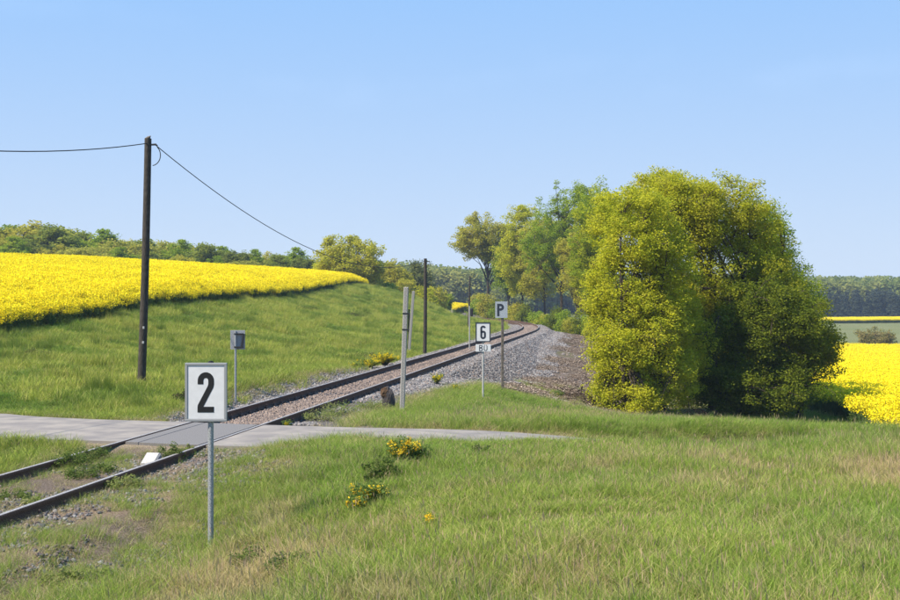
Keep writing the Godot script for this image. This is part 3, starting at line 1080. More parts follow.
func glyph(s: Shape, ch: String, size: float, at: Vector2, width: float, lift: float) -> void:
	# at: lower left corner of the character; letters are 0.41 wide and 1 high
	var w := width * 0.5
	match ch:
		"2":
			var p := [Vector2(0.075, 0.70)]
			p += arc(Vector2(0.207, 0.79), 0.132, 0.14, 180, 0, 14)
			p += [Vector2(0.339, 0.70), Vector2(0.325, 0.64), Vector2(0.075, 0.16), Vector2(0.070, 0.12)]
			ribbon(s, p, width, lift, size, at)
			ribbon(s, [Vector2(0.0, w), Vector2(0.41, w)], width, lift + 0.0004, size, at)
		"6":
			var p := arc(Vector2(0.205, 0.80), 0.135, 0.13, 10, 180, 10)
			p += arc(Vector2(0.205, 0.21), 0.135, 0.14, 180, 360, 10)
			p += arc(Vector2(0.205, 0.42), 0.135, 0.13, 0, 150, 8)
			ribbon(s, p, width, lift, size, at)
		"P":
			ribbon(s, [Vector2(w, 0), Vector2(w, 1)], width, lift, size, at)
			var p := [Vector2(width, 1.0 - w)]
			p += arc(Vector2(0.27, 0.72), 0.19, 0.28 - w, 90, -90, 12)
			p += [Vector2(width, 0.44 + w)]
			ribbon(s, p, width, lift + 0.0003, size, at)
		"B":
			ribbon(s, [Vector2(w, 0), Vector2(w, 1)], width, lift, size, at)
			ribbon(s, [Vector2(width, 1.0 - w)] + arc(Vector2(0.33, 0.755), 0.19, 0.245 - w, 90, -90, 10) + [Vector2(width, 0.51 + w)], width, lift + 0.0003, size, at)
			ribbon(s, [Vector2(width, 0.49 + w * 0.2)] + arc(Vector2(0.35, 0.27), 0.21, 0.27 - w, 90, -90, 10) + [Vector2(width, w)], width, lift + 0.0005, size, at)
		"U":
			ribbon(s, [Vector2(w, 0.86), Vector2(w, 0.28)] + arc(Vector2(0.30, 0.26), 0.30 - w, 0.26 - w, 180, 360, 10) + [Vector2(0.60 - w, 0.86)], width, lift, size, at)
			ribbon(s, [Vector2(0.10, 0.97), Vector2(0.24, 0.97)], width * 0.9, lift, size, at)
			ribbon(s, [Vector2(0.36, 0.97), Vector2(0.50, 0.97)], width * 0.9, lift, size, at)

func post_mesh(h: float, r: float, sides := 10) -> Shape:
	var s := Shape.new()
	s.tube(PackedVector3Array([Vector3(0, -0.3, 0), Vector3(0, h * 0.5, 0), Vector3(0, h, 0)]), PackedFloat32Array([r, r, r]), sides)
	return s

func plate_on(o: Node3D, lo: Vector2, hi: Vector2, frame: float, face_mat: Material, frame_mat: Material) -> MeshInstance3D:
	var pl := Shape.new()
	pl.box(Vector3(lo.x, lo.y, 0.03), Vector3(hi.x, hi.y, 0.045), Transform3D(), 0.003)
	var plate := put("plate", pl, face_mat, o)
	if frame > 0.0:
		var f := Shape.new()
		f.box(Vector3(lo.x - frame, lo.y - frame, 0.018), Vector3(hi.x + frame, lo.y, 0.052), Transform3D(), 0.003)
		f.box(Vector3(lo.x - frame, hi.y, 0.018), Vector3(hi.x + frame, hi.y + frame, 0.052), Transform3D(), 0.003)
		f.box(Vector3(lo.x - frame, lo.y + 0.0005, 0.019), Vector3(lo.x, hi.y - 0.0005, 0.051), Transform3D(), 0.003)
		f.box(Vector3(hi.x, lo.y + 0.0005, 0.019), Vector3(hi.x + frame, hi.y - 0.0005, 0.051), Transform3D(), 0.003)
		put("frame", f, frame_mat, plate)
	return plate

func clamp_on(o: Node3D, y: float, r: float, mat: Material) -> void:
	var s := Shape.new()
	s.box(Vector3(-r - 0.02, y - 0.02, -r - 0.012), Vector3(r + 0.02, y + 0.02, 0.028), Transform3D(), 0.005)
	put("clamp", s, mat, o)

func build_signs() -> void:
	# "2"
	var fz := 12.4
	var p := on_ground(211, fz)
	var k := fz / FOCAL
	var o := thing("number_sign", p, "white board with a black figure 2 in grey frame on galvanised post", "sign")
	var top := ray(211, 362, fz).y - p.y
	var h := top - 0.02
	put("post", post_mesh(h, 0.029, 14), M.galvanised, o)
	var lo := Vector2((188.8 - 211) * k, ray(0, 418.5, fz).y - p.y)
	var hi := Vector2((225.2 - 211) * k, ray(0, 365.3, fz).y - p.y)
	var plate := plate_on(o, lo, hi, 0.027, M.sign_white, M.sign_grey)
	var g := Shape.new()
	var size := 40.0 * k
	glyph(g, "2", size, Vector2((198.6 - 211) * k, ray(0, 412.0, fz).y - p.y), 0.142, 0.0468)
	put("numeral", g, M.print_black, plate)
	clamp_on(o, hi.y - 0.1, 0.029, M.sign_grey)
	clamp_on(o, lo.y + 0.1, 0.029, M.sign_grey)
	var cap := Shape.new()
	cap.tube(PackedVector3Array([Vector3(0, h - 0.005, 0), Vector3(0, h + 0.02, 0), Vector3(0, h + 0.032, 0)]), PackedFloat32Array([0.033, 0.032, 0.014]), 12)
	put("cap", cap, M.dark_metal, o)
	# "6" with its small plate
	fz = 33.5
	p = on_ground(483, fz)
	k = fz / FOCAL
	o = thing("number_sign", p, "white board with a dark figure 6 above a small lettered plate on thin white post", "sign")
	h = ray(0, 324, fz).y - p.y
	put("post", post_mesh(h, 0.026), M.white_paint, o)
	lo = Vector2((475.8 - 482.3) * k, ray(0, 341.0, fz).y - p.y)
	hi = Vector2((488.8 - 482.3) * k, ray(0, 323.4, fz).y - p.y)
	plate = plate_on(o, lo, hi, 0.028, M.sign_white, M.print_slate)
	g = Shape.new()
	glyph(g, "6", 13.4 * k, Vector2((479.6 - 482.3) * k, ray(0, 339.0, fz).y - p.y), 0.15, 0.0468)
	put("numeral", g, M.print_slate, plate)
	var lo2 := Vector2((475.0 - 482.3) * k, ray(0, 351.6, fz).y - p.y)
	var hi2 := Vector2((490.0 - 482.3) * k, ray(0, 344.3, fz).y - p.y)
	var small := plate_on(o, lo2, hi2, 0.0, M.sign_white, M.print_slate)
	g = Shape.new()
	glyph(g, "B", 6.0 * k, Vector2((478.3 - 482.3) * k, ray(0, 350.9, fz).y - p.y), 0.13, 0.0468)
	glyph(g, "U", 6.0 * k, Vector2((483.0 - 482.3) * k, ray(0, 350.9, fz).y - p.y), 0.13, 0.0468)
	put("lettering", g, M.print_slate, small)
	clamp_on(o, lo.y + 0.06, 0.026, M.sign_grey)
	# whistle board "P"
	fz = 38.0
	p = on_ground(502.5, fz)
	k = fz / FOCAL
	o = thing("whistle_board", p, "pale blue-grey board with a dark letter P on weathered wooden post", "sign")
	h = ray(0, 303, fz).y - p.y
	var ps := Shape.new()
	ps.box(Vector3(-0.042, -0.3, -0.06), Vector3(0.042, h - 0.02, 0.028), Transform3D(), 0.008)
	put("post", ps, M.wood_grey, o)
	lo = Vector2((495.2 - 502.5) * k, ray(0, 318.0, fz).y - p.y)
	hi = Vector2((507.4 - 502.5) * k, ray(0, 301.6, fz).y - p.y)
	plate = plate_on(o, lo, hi, 0.0, M.sign_pale, M.sign_grey)
	g = Shape.new()
	glyph(g, "P", 12.4 * k, Vector2((497.0 - 502.5) * k, ray(0, 316.2, fz).y - p.y), 0.19, 0.0468)
	put("lettering", g, M.print_slate, plate)
	# sign seen from behind
	fz = 28.7
	p = on_ground(235.7, fz)
	k = fz / FOCAL
	o = thing("reversed_sign", p, "grey back of a small sign with dark bracket on thin galvanised post", "sign")
	o.rotation.y = PI + 0.12
	h = ray(0, 331, fz).y - p.y
	put("post", post_mesh(h, 0.027), M.galvanised, o)
	lo = Vector2(-(245.0 - 235.7) * k, ray(0, 349.5, fz).y - p.y)
	hi = Vector2((235.7 - 230.5) * k, ray(0, 330.3, fz).y - p.y)
	plate = plate_on(o, lo, hi, 0.0, M.plate_back, M.plate_back)
	var br := Shape.new()
	br.box(Vector3(-0.19, hi.y - 0.10, -0.035), Vector3(0.035, hi.y - 0.07, 0.028), Transform3D(), 0.005)
	br.box(Vector3(-0.19, lo.y + 0.045, -0.035), Vector3(0.035, lo.y + 0.075, 0.028), Transform3D(), 0.005)
	var strut := Transform3D(Basis(Vector3(0, 0, 1), 0.16), Vector3(-0.17, (lo.y + hi.y) / 2.0, 0))
	br.box(Vector3(-0.028, -0.17, -0.034), Vector3(0.022, 0.15, 0.027), strut, 0.005)
	put("bracket", br, M.dark_metal, o)

# ---------------------------------------------------------------- poles, posts, cables

func pole(called: String, px: float, top_px: float, top_py: float, fz: float, r0: float, r1: float, label: String, mat: Material, group: String) -> Node3D:
	var b := on_ground(px, fz)
	var o := thing(called, b, label, "pole", group)
	var tip := ray(top_px, top_py, fz) - b
	var s := Shape.new()
	var pts := PackedVector3Array()
	var rad := PackedFloat32Array()
	for i in 9:
		var t := i / 8.0
		pts.push_back(Vector3(0, -0.4, 0).lerp(tip, t) + Vector3(sin(t * 3.0) * 0.02, 0, 0))
		rad.push_back(lerpf(r0, r1, t))
	s.tube(pts, rad, 12)
	put("shaft", s, mat, o)
	o.set_meta("tip", b + tip)
	return o

func hang(called: String, a: Vector3, b: Vector3, sag: float, r: float, label: String, group: String) -> void:
	var pts := PackedVector3Array()
	var rad := PackedFloat32Array()
	for i in 33:
		var t := i / 32.0
		pts.push_back(a.lerp(b, t) - Vector3(0, 4.0 * sag * t * (1.0 - t), 0) - a)
		rad.push_back(r)
	var s := Shape.new()
	s.tube(pts, rad, 6)
	var o := put(called, s, M.cable)
	o.position = a
	tag(o, label, "cable", group)

func build_poles() -> void:
	var g := "wooden telegraph poles along the track"
	var p1 := pole("telegraph_pole", 141, 148, 138.5, 30.0, 0.105, 0.085, "tall dark wooden pole on the grass beside the lane, carrying the cable", M.wood, g)
	var p2 := pole("telegraph_pole", 424.6, 425.3, 258.5, 60.0, 0.10, 0.08, "wooden pole beyond the track, behind the pair of concrete posts", M.wood, g)
	var p3 := pole("telegraph_pole", 468.0, 469.8, 276.0, 100.0, 0.09, 0.07, "thin dark pole standing behind the white stake", M.wood, g)
	# the pole before, beside the road outside the view, which the cable hangs from
	var p0 := pole("telegraph_pole", -1600, -1600, -270, 8.0, 0.105, 0.085, "wooden pole standing beside the track before the lane", M.wood, g)
	var tip1: Vector3 = p1.get_meta("tip")
	var tip2: Vector3 = p2.get_meta("tip")
	var tip3: Vector3 = p3.get_meta("tip")
	var tip0: Vector3 = p0.get_meta("tip")
	for pair in [[p1, tip1], [p2, tip2], [p3, tip3], [p0, tip0]]:
		var o: Node3D = pair[0]
		var t: Vector3 = pair[1] - o.position
		var s := Shape.new()
		s.tube(PackedVector3Array([t + Vector3(0.03, -0.16, 0.02), t + Vector3(0.20, -0.15, 0.02), t + Vector3(0.24, -0.19, 0.02)]), PackedFloat32Array([0.022, 0.028, 0.022]), 8)
		put("cable_clamp", s, M.dark_metal, o)
	for o in [p1]:
		var t: Vector3 = tip1 - o.position
		var s := Shape.new()
		s.tube(PackedVector3Array([t + Vector3(-0.05, -0.03, 0), t + Vector3(0.02, 0.02, 0), t + Vector3(0.07, 0.07, 0)]), PackedFloat32Array([0.05, 0.045, 0.006]), 8)
		put("splintered_top", s, M.wood_grey, o)
		var lp := PackedVector3Array()
		var lr := PackedFloat32Array()
		for i in 13:
			var a := lerpf(0.9, -1.45, i / 12.0)
			lp.push_back(t + Vector3(0.10 + cos(a) * 0.22, -0.42 + sin(a) * 0.26, 0.03))
			lr.push_back(0.011)
		var loop := Shape.new()
		loop.tube(lp, lr, 6)
		put("cable_loop", loop, M.cable, o)
		for y in [1.05, 1.42]:
			var tg := Shape.new()
			var at_x: float = lerpf(0.0, t.x, y / t.y)
			tg.box(Vector3(at_x + 0.03, y, 0.075), Vector3(at_x + 0.075, y + 0.06, 0.112), Transform3D(), 0.004)
			put("tag_plate", tg, M.white_paint, o)
	var cg := "overhead cable spans"
	hang("overhead_cable", tip1 + Vector3(0.2, -0.17, 0.02), tip2 + Vector3(0, -0.1, 0), 1.36, 0.0125, "black cable sagging from the tall pole at the lane towards the bank trees", cg)
	hang("overhead_cable", tip0 + Vector3(0, -0.1, 0), tip1 + Vector3(0, -0.12, 0.02), 1.1, 0.0125, "black cable running from the tall pole at the lane out over the rapeseed", cg)
	# concrete posts
	var b := on_ground(402, 27.5)
	var o := thing("concrete_post", b, "pale square concrete post with two dark straps beside the dark stone", "post", "concrete posts on both sides of the track")
	var h := ray(0, 287, 27.5).y - b.y
	var lean := Basis(Vector3(0, 0, 1), -0.034)
	var s := Shape.new()
	s.box(Vector3(-0.056, -0.3, -0.056), Vector3(0.056, h, 0.056), Transform3D(lean, Vector3.ZERO), 0.015)
	put("shaft", s, M.concrete, o)
	for y in [ray(0, 313.5, 27.5).y - b.y, ray(0, 329.5, 27.5).y - b.y]:
		var st := Shape.new()
		st.box(Vector3(-0.062, y - 0.018, -0.062), Vector3(0.105, y + 0.018, 0.062), Transform3D(lean, Vector3.ZERO), 0.004)
		put("strap", st, M.dark_metal, o)
	var bar := Shape.new()
	bar.box(Vector3(0.066, ray(0, 332, 27.5).y - b.y, -0.03), Vector3(0.098, ray(0, 309, 27.5).y - b.y, 0.03), Transform3D(lean, Vector3.ZERO), 0.005)
	put("bracket_bar", bar, M.dark_metal, o)
	b = on_ground(409.0, 62.0)
	o = thing("concrete_post", b, "leaning pale concrete post with a dark wooden prop, on the bank across the track", "post", "concrete posts on both sides of the track")
	h = ray(0, 291, 62.0).y - b.y
	s = Shape.new()
	s.box(Vector3(-0.07, -0.3, -0.07), Vector3(0.07, h, 0.07), Transform3D(Basis(Vector3(0, 0, 1), -0.075), Vector3.ZERO), 0.015)
	put("shaft", s, M.concrete, o)
	bar = Shape.new()
	bar.box(Vector3(-0.115, 0.0, -0.05), Vector3(-0.077, h * 0.62, 0.05), Transform3D(Basis(Vector3(0, 0, 1), -0.072), Vector3.ZERO), 0.008)
	put("prop", bar, M.wood, o)
	# white stake with black box
	b = on_ground(469.5, 64.0)
	o = thing("white_stake", b, "thin white stake with a small black box at its top, beside the far rail", "stake")
	h = ray(0, 306, 64.0).y - b.y
	put("post", post_mesh(h, 0.032), M.white_paint, o)
	s = Shape.new()
	s.box(Vector3(0.035, h - 0.55, -0.07), Vector3(0.19, h - 0.12, 0.07), Transform3D(), 0.03)
	put("lamp_box", s, M.dark_metal, o)

# ---------------------------------------------------------------- small things

func rock_mesh(seed_: int, size: Vector3, detail: int, rough: float) -> ArrayMesh:
	var f := FastNoiseLite.new()
	f.seed = seed_
	f.frequency = 0.9
	var sm := SphereMesh.new()
	sm.radius = 1.0
	sm.height = 2.0
	sm.radial_segments = detail * 2
	sm.rings = detail
	var arr := sm.get_mesh_arrays()
	var v: PackedVector3Array = arr[Mesh.ARRAY_VERTEX]
	for i in v.size():
		var p := v[i]
		var q := p * (1.0 + rough * f.get_noise_3dv(p * 1.6))
		v[i] = q * size
	var m := ArrayMesh.new()
	var out := []
	out.resize(Mesh.ARRAY_MAX)
	out[Mesh.ARRAY_VERTEX] = v
	out[Mesh.ARRAY_INDEX] = arr[Mesh.ARRAY_INDEX]
	m.add_surface_from_arrays(Mesh.PRIMITIVE_TRIANGLES, out)
	return m

func broom_bush(at: Vector3, w: float, h: float, stems: int, bloom: float, yellow: Array, label: String, group: String, called := "broom_bush", dense := 26) -> void:
	var o := thing(called, at, label, "bush", group)
	var wood := Shape.new()
	var flowers := PackedVector3Array()
	var greens := PackedVector3Array()
	for i in stems:
		var a := rng.randf() * TAU
		var tip := Vector3(cos(a) * w * rng.randf_range(0.2, 1.0), h * rng.randf_range(0.55, 1.0), sin(a) * w * rng.randf_range(0.2, 1.0))
		var mid := tip * 0.5 + Vector3(0, h * 0.12, 0)
		wood.tube(PackedVector3Array([Vector3(0, -0.03, 0), mid, tip]), PackedFloat32Array([0.006, 0.004, 0.002]), 4, false)
		for k in 5:
			var t := rng.randf_range(0.35, 1.05)
			var q := (mid * (2.0 * t) if t < 0.5 else mid.lerp(tip, t * 2.0 - 1.0))
			if rng.randf() < bloom: flowers.push_back(q)
			else: greens.push_back(q)
	wood.col = Color(0.6, 1.1, 0.4)
	put("stems", wood, M.bark, o)
	if greens.size(): add_mesh("foliage", leaf_cloud(greens, 0.09, dense, 0.035, [Color(0.11, 0.18, 0.04), Color(0.15, 0.22, 0.055)], 1.0), M.leaf, o)
	if flowers.size(): add_mesh("blossoms", leaf_cloud(flowers, 0.04, dense, 0.02, yellow, 1.1), M.petal, o)

func weed(at: Vector3, w: float, h: float, n: int, size: float, tints: Array, label: String, called: String, category: String, group: String) -> void:
	var o := thing(called, at, label, category, group)
	var centres := PackedVector3Array()
	var wood := Shape.new()
	wood.col = Color(0.9, 1.2, 0.5)
	for i in n:
		var a := rng.randf() * TAU
		var r := sqrt(rng.randf())
		var p := Vector3(cos(a) * w * r, h * (0.25 + 0.75 * rng.randf()) * (1.0 - 0.5 * r), sin(a) * w * r)
		centres.push_back(p)
		wood.tube(PackedVector3Array([Vector3(p.x * 0.3, -0.03, p.z * 0.3), p * 0.6, p]), PackedFloat32Array([0.005, 0.004, 0.002]), 3, false)
	put("stems", wood, M.bark, o)
	add_mesh("foliage", leaf_cloud(centres, w * 0.26, 40, size * 0.62, tints, 1.0), M.leaf, o)

func build_small_things() -> void:
	# dark stone
	var b := on_ground(388, 28.2)
	var o := thing("boundary_stone", b, "squat dark weathered stone with rusty brown top beside the pale concrete post", "stone")
	var body := add_mesh("body", rock_mesh(3, Vector3(0.15, 0.34, 0.14), 14, 0.28), M.block, o)
	body.position = Vector3(0.02, 0.17, 0)
	body.rotation.z = 0.1
	var crust := add_mesh("rusty_top", rock_mesh(8, Vector3(0.10, 0.13, 0.10), 10, 0.4), M.block_rust, o)
	crust.position = Vector3(-0.07, 0.38, 0.03)
	# white block between the rails
	var wp := ray(151, 459, 17.9)
	wp.y = ground_level(wp.x, 17.9)
	o = thing("marker_block", wp, "tilted white painted concrete block between the rails next to the lane", "marker block")
	var s := Shape.new()
	var tiltx := Transform3D(Basis(Vector3(0, 1, 0), -0.25) * Basis(Vector3(1, 0, 0), 0.62), Vector3(0, 0.07, 0))
	s.box(Vector3(-0.12, -0.06, -0.14), Vector3(0.12, 0.035, 0.14), tiltx, 0.02)
	put("block", s, M.concrete, o)
	s = Shape.new()
	s.box(Vector3(-0.098, 0.035, -0.118), Vector3(0.098, 0.039, 0.118), tiltx)
	put("painted_face", s, M.white_paint, o)
	# broom
	var gold := [Color(0.80, 0.55, 0.03), Color(0.74, 0.45, 0.02), Color(0.85, 0.64, 0.05)]
	var g := "yellow broom bushes on the knoll"
	broom_bush(on_ground(400, 15.2), 0.30, 0.32, 30, 0.68, gold, "largest yellow-flowering broom on the knoll, below the lane", g)
	broom_bush(on_ground(416, 15.4), 0.20, 0.20, 14, 0.06, gold, "almost flowerless dark green broom beside the largest yellow one", g)
	broom_bush(on_ground(368, 12.9), 0.24, 0.19, 24, 0.6, gold, "low yellow-flowering broom sprawling in the grass between the other two", g)
	broom_bush(on_ground(357, 12.6), 0.14, 0.15, 12, 0.65, gold, "little yellow broom tuft beside the low sprawling broom", g)
	broom_bush(on_ground(430, 11.2), 0.03, 0.12, 4, 0.9, gold, "single small yellow broom sprig standing alone in the grass", g)
	var lemon := [Color(0.82, 0.66, 0.02), Color(0.76, 0.58, 0.02)]
	broom_bush(on_ground(385, 47.0), 0.62, 0.52, 90, 0.85, lemon, "wide lemon-yellow flowering clump beside the far rail", "yellow clumps along the track", "yellow_flower_clump", 40)
	broom_bush(on_ground(370, 45.0), 0.5, 0.34, 70, 0.8, lemon, "lower trailing end of the lemon-yellow clump beside the far rail", "yellow clumps along the track", "yellow_flower_clump", 40)
	broom_bush(on_ground(355, 43.5), 0.35, 0.22, 24, 0.5, lemon, "thin pale yellow tuft trailing off along the far rail", "yellow clumps along the track", "yellow_flower_clump", 24)
	broom_bush(on_ground(437, 36.0), 0.26, 0.32, 24, 0.6, lemon, "small yellow-flowering plant at the ballast foot beyond the concrete post", "yellow clumps along the track", "yellow_flower_clump", 20)
	broom_bush(on_ground(455, 34.5), 0.12, 0.16, 10, 0.5, lemon, "tiny yellow plant in the grass below the ballast, before the figure 6 board", "yellow clumps along the track", "yellow_flower_clump", 16)
	broom_bush(on_ground(287, 23.6), 0.08, 0.12, 8, 0.5, lemon, "tiny yellow plant at the lane's far edge by the near rail", "yellow clumps along the track", "yellow_flower_clump", 14)
	broom_bush(on_ground(527, 27.0), 0.09, 0.10, 8, 0.6, lemon, "small yellow plant in the grass behind the lane's end", "yellow clumps along the track", "yellow_flower_clump", 14)
	broom_bush(on_ground(556, 44.0), 0.3, 0.3, 20, 0.25, lemon, "yellow-green plant on the brown bank by the dead branches", "yellow clumps along the track", "yellow_flower_clump", 20)
	# herbs between and beside the rails
	var herb := [Color(0.11, 0.165, 0.035), Color(0.14, 0.20, 0.045), Color(0.08, 0.125, 0.03), Color(0.19, 0.21, 0.07)]
	var pale_herb := [Color(0.25, 0.29, 0.085), Color(0.20, 0.26, 0.06), Color(0.31, 0.31, 0.13)]
	var hg := "leafy weeds in the track"
	for a in [[172, 461, 18.3, 0.20, 0.30, 26, herb, "upright dark weed next to the white block between the rails"], [187, 455, 18.9, 0.12, 0.16, 12, pale_herb, "small pale weed at the edge of the crossing slab"],
		[82, 465, 16.6, 0.28, 0.15, 26, herb, "broad dark weed leaning on the far rail"], [100, 463, 17.0, 0.22, 0.14, 20, herb, "second broad dark weed along the far rail, nearer to the lane"],
		[30, 496, 14.4, 0.18, 0.10, 16, pale_herb, "low pale weed on the sand between the rails"], [12, 490, 14.8, 0.2, 0.11, 16, herb, "low dark weed by the far rail on the sand"],
		[72, 453, 17.6, 0.3, 0.3, 34, herb, "dark bushy weed outside the far rail before the lane"], [90, 449, 18.4, 0.3, 0.24, 30, herb, "dark spreading weed at the lane edge outside the far rail"],
		[122, 483, 15.7, 0.24, 0.16, 22, pale_herb, "pale green cushion weed on the gravel outside the near rail"], [90, 577, 10.9, 0.22, 0.13, 22, pale_herb, "pale green cushion weed between gravel and knoll grass"],
		[60, 575, 10.9, 0.18, 0.12, 18, pale_herb, "small pale cushion weed at the gravel's edge"], [340, 402, 26.4, 0.5, 0.24, 40, pale_herb, "pale weeds crowding the near rail beyond the lane"], [322, 408, 25.2, 0.4, 0.24, 34, pale_herb, "pale weeds at the near rail where the lane ends"],
		[372, 408, 27.6, 0.4, 0.25, 34, pale_herb, "pale weeds beside the dark stone"], [382, 475, 14.2, 0.22, 0.3, 24, herb, "dark leggy weed in the knoll grass near the largest broom"], [372, 480, 13.9, 0.15, 0.22, 16, herb, "second dark leggy weed on the knoll, close to the largest broom"],
		[260, 550, 11.0, 0.24, 0.18, 22, herb, "dark herb patch in the grass beside the figure 2 post"], [295, 575, 10.2, 0.26, 0.16, 24, herb, "dark herb patch low on the knoll"],
		[480, 448, 16.2, 0.14, 0.14, 12, herb, "small dark herb on the crest below the lane's end"]]:
		var q := ray(a[0], a[1], a[2])
		weed(ground_at(q.x, a[2]), a[3], a[4], a[5], 0.05, a[6], a[7], "weed_plant", "weed", hg)
	# dark brambles on the bank
	var bg := "dark brambles on the grassy bank"
	var dark := [Color(0.045, 0.07, 0.022), Color(0.07, 0.10, 0.03), Color(0.09, 0.08, 0.04)]
	for a in [[353, 300, 92.0, 1.3, 0.55, 60, "dark bramble hump just below the tip of the hillside rapeseed"], [366, 357, 52.0, 0.7, 0.35, 36, "dark bramble hump above the lemon-yellow clump"], [305, 300, 88.0, 1.0, 0.4, 40, "dark low bramble under the field's edge"], [338, 357, 50.0, 0.6, 0.25, 26, "flat dark bramble on the bank near the lemon-yellow clump"],
		[35, 358, 37.0, 0.5, 0.25, 26, "dark tussock on the grass beside the tall pole"], [205, 390, 27.6, 0.45, 0.38, 40, "dark green nettle patch behind the figure 2 board"], [190, 395, 27.2, 0.35, 0.3, 30, "smaller nettle patch at the lane behind the figure 2 board"]]:
		var q := on_ground(a[0], a[2])
		weed(q, a[3], a[4], a[5], 0.09, dark, a[6], "bramble_bush", "bramble", bg)
	# heaps of brushwood at the foot of the thicket
	var heaps := [[600, 44.0, 1.1, 0.55, "brown tangled brushwood heap at the foot of the bright yellow-green tree"], [578, 46.5, 0.9, 0.35, "low greyish brushwood heap on the brown bank"], [700, 42.5, 0.8, 0.4, "brown brushwood heap between the yellow-green and the dark green tree"]]
	for a in heaps:
		var tw := Shape.new()
		for i in 90:
			var c0 := Vector3(rng.randfn() * a[2] * 0.4, absf(rng.randfn()) * a[3] * 0.4, rng.randfn() * a[2] * 0.3)
			var dd := Vector3(rng.randf_range(-1, 1), rng.randf_range(-0.3, 0.6), rng.randf_range(-0.7, 0.7)).normalized() * rng.randf_range(0.2, 0.6)
			tw.col = [Color(1.6, 1.25, 1.0), Color(1.0, 0.85, 0.75), Color(2.2, 1.9, 1.6)][rng.randi() % 3]
			tw.tube(PackedVector3Array([c0 - dd * 0.5, c0 + Vector3(0, 0.04, 0), c0 + dd * 0.5]), PackedFloat32Array([0.016, 0.012, 0.004]), 4, false)
		var e := put("brushwood_heap", tw, M.bark)
		e.position = on_ground(a[0], a[1])
		tag(e, a[4], "brushwood", "brushwood below the thicket")
	# dead branches below the thicket
	var dg := "dead branches at the bank foot"
	var marks := [[585, 396, 46.0, 1.4, "long dead branch lying across the brown bank"], [575, 388, 48.0, 0.9, "pale broken branch stump sticking out of the brown bank"], [600, 402, 45.0, 1.2, "dead branch at the foot of the bright yellow-green tree"], [592, 408, 43.5, 1.0, "thin dead branch in front of the yellow-green tree"], [568, 380, 50.0, 0.8, "short dark branch high on the brown bank"], [610, 405, 44.0, 1.1, "dark branch under the lowest leaves of the thicket"]]
	for a in marks:
		var q := on_ground(a[0], a[2])
		var br := Shape.new()
		br.col = Color(1.9, 1.7, 1.5) if a[4].begins_with("pale") else Color(0.8, 0.75, 0.7)
		for k in 4:
			var dir: Vector3 = Vector3(rng.randf_range(-1, 1), rng.randf_range(0.05, 0.45), rng.randf_range(-0.6, 0.6)).normalized() * a[3] * rng.randf_range(0.4, 0.8)
			var st := Vector3(rng.randf_range(-0.3, 0.3), 0.03, rng.randf_range(-0.2, 0.2))
			br.tube(PackedVector3Array([st, st + dir * 0.5 + Vector3(0, 0.06, 0), st + dir]), PackedFloat32Array([0.035, 0.026, 0.008]), 6)
		var e := put("fallen_branch", br, M.bark)
		e.position = q
		tag(e, a[4], "branch", dg)

# ---------------------------------------------------------------- rapeseed

func rape_plant(seed_: int, bloom: int) -> ArrayMesh:
	var r := RandomNumberGenerator.new()
	r.seed = seed_
	var s := Shape.new()
	var green := Color(0.10, 0.16, 0.05)
	var yellow := Color(0.87, 0.725, 0.02)
	for st in 4:
		var a := r.randf() * TAU
		var tip := Vector3(cos(a) * 0.17, r.randf_range(0.92, 1.12), sin(a) * 0.17)
		s.col = green
		s.tube(PackedVector3Array([Vector3(0, 0, 0), tip * 0.55 + Vector3(0, 0.05, 0), tip]), PackedFloat32Array([0.008, 0.006, 0.004]), 3, false)
		for k in 3:
			var y := r.randf_range(0.1, 0.75)
			var la := r.randf() * TAU
			var d := Vector3(cos(la), r.randf_range(-0.3, 0.4), sin(la)) * r.randf_range(0.1, 0.18)
			var w := Vector3(-sin(la), 0, cos(la)) * 0.035
			var p := Vector3(tip.x * y, y, tip.z * y)
			s.col = green * r.randf_range(0.8, 1.3)
			s.quad(p, p + d * 0.5 + w, p + d, p + d * 0.5 - w)
		for k in bloom:
			var q := tip + Vector3(r.randfn() * 0.055, r.randf_range(-0.24, 0.06), r.randfn() * 0.06)
			var n1 := Vector3(r.randf_range(-1, 1), r.randf_range(0.1, 1.3), r.randf_range(-1, 1)).normalized()
			var n2 := n1.cross(Vector3(r.randf(), r.randf(), r.randf() + 0.2)).normalized()
			var n3 := n1.cross(n2)
			var z := r.randf_range(0.018, 0.03)
			s.col = yellow * r.randf_range(0.85, 1.15)
			s.quad(q - n2 * z, q + n3 * z, q + n2 * z, q - n3 * z)
	return s.mesh(false)

func rape_stand(seed_: int, plants: Array, side: float, count: int) -> ArrayMesh:
	var r := RandomNumberGenerator.new()
	r.seed = seed_
	var st := SurfaceTool.new()
	st.begin(Mesh.PRIMITIVE_TRIANGLES)
	for i in count:
		var sc := r.randf_range(0.85, 1.12)
		var lean := Basis(Vector3(r.randf_range(-1, 1), 0, r.randf_range(-1, 1)).normalized(), r.randf_range(0, 0.14))
		var at := Vector3(r.randf_range(-0.5, 0.5) * side, 0, r.randf_range(-0.5, 0.5) * side)
		st.append_from(plants[r.randi() % 3], 0, Transform3D(lean * Basis(Vector3.UP, r.randf() * TAU) * Basis.from_scale(Vector3(sc * 1.2, sc, sc * 1.2)), at))
	return st.commit()

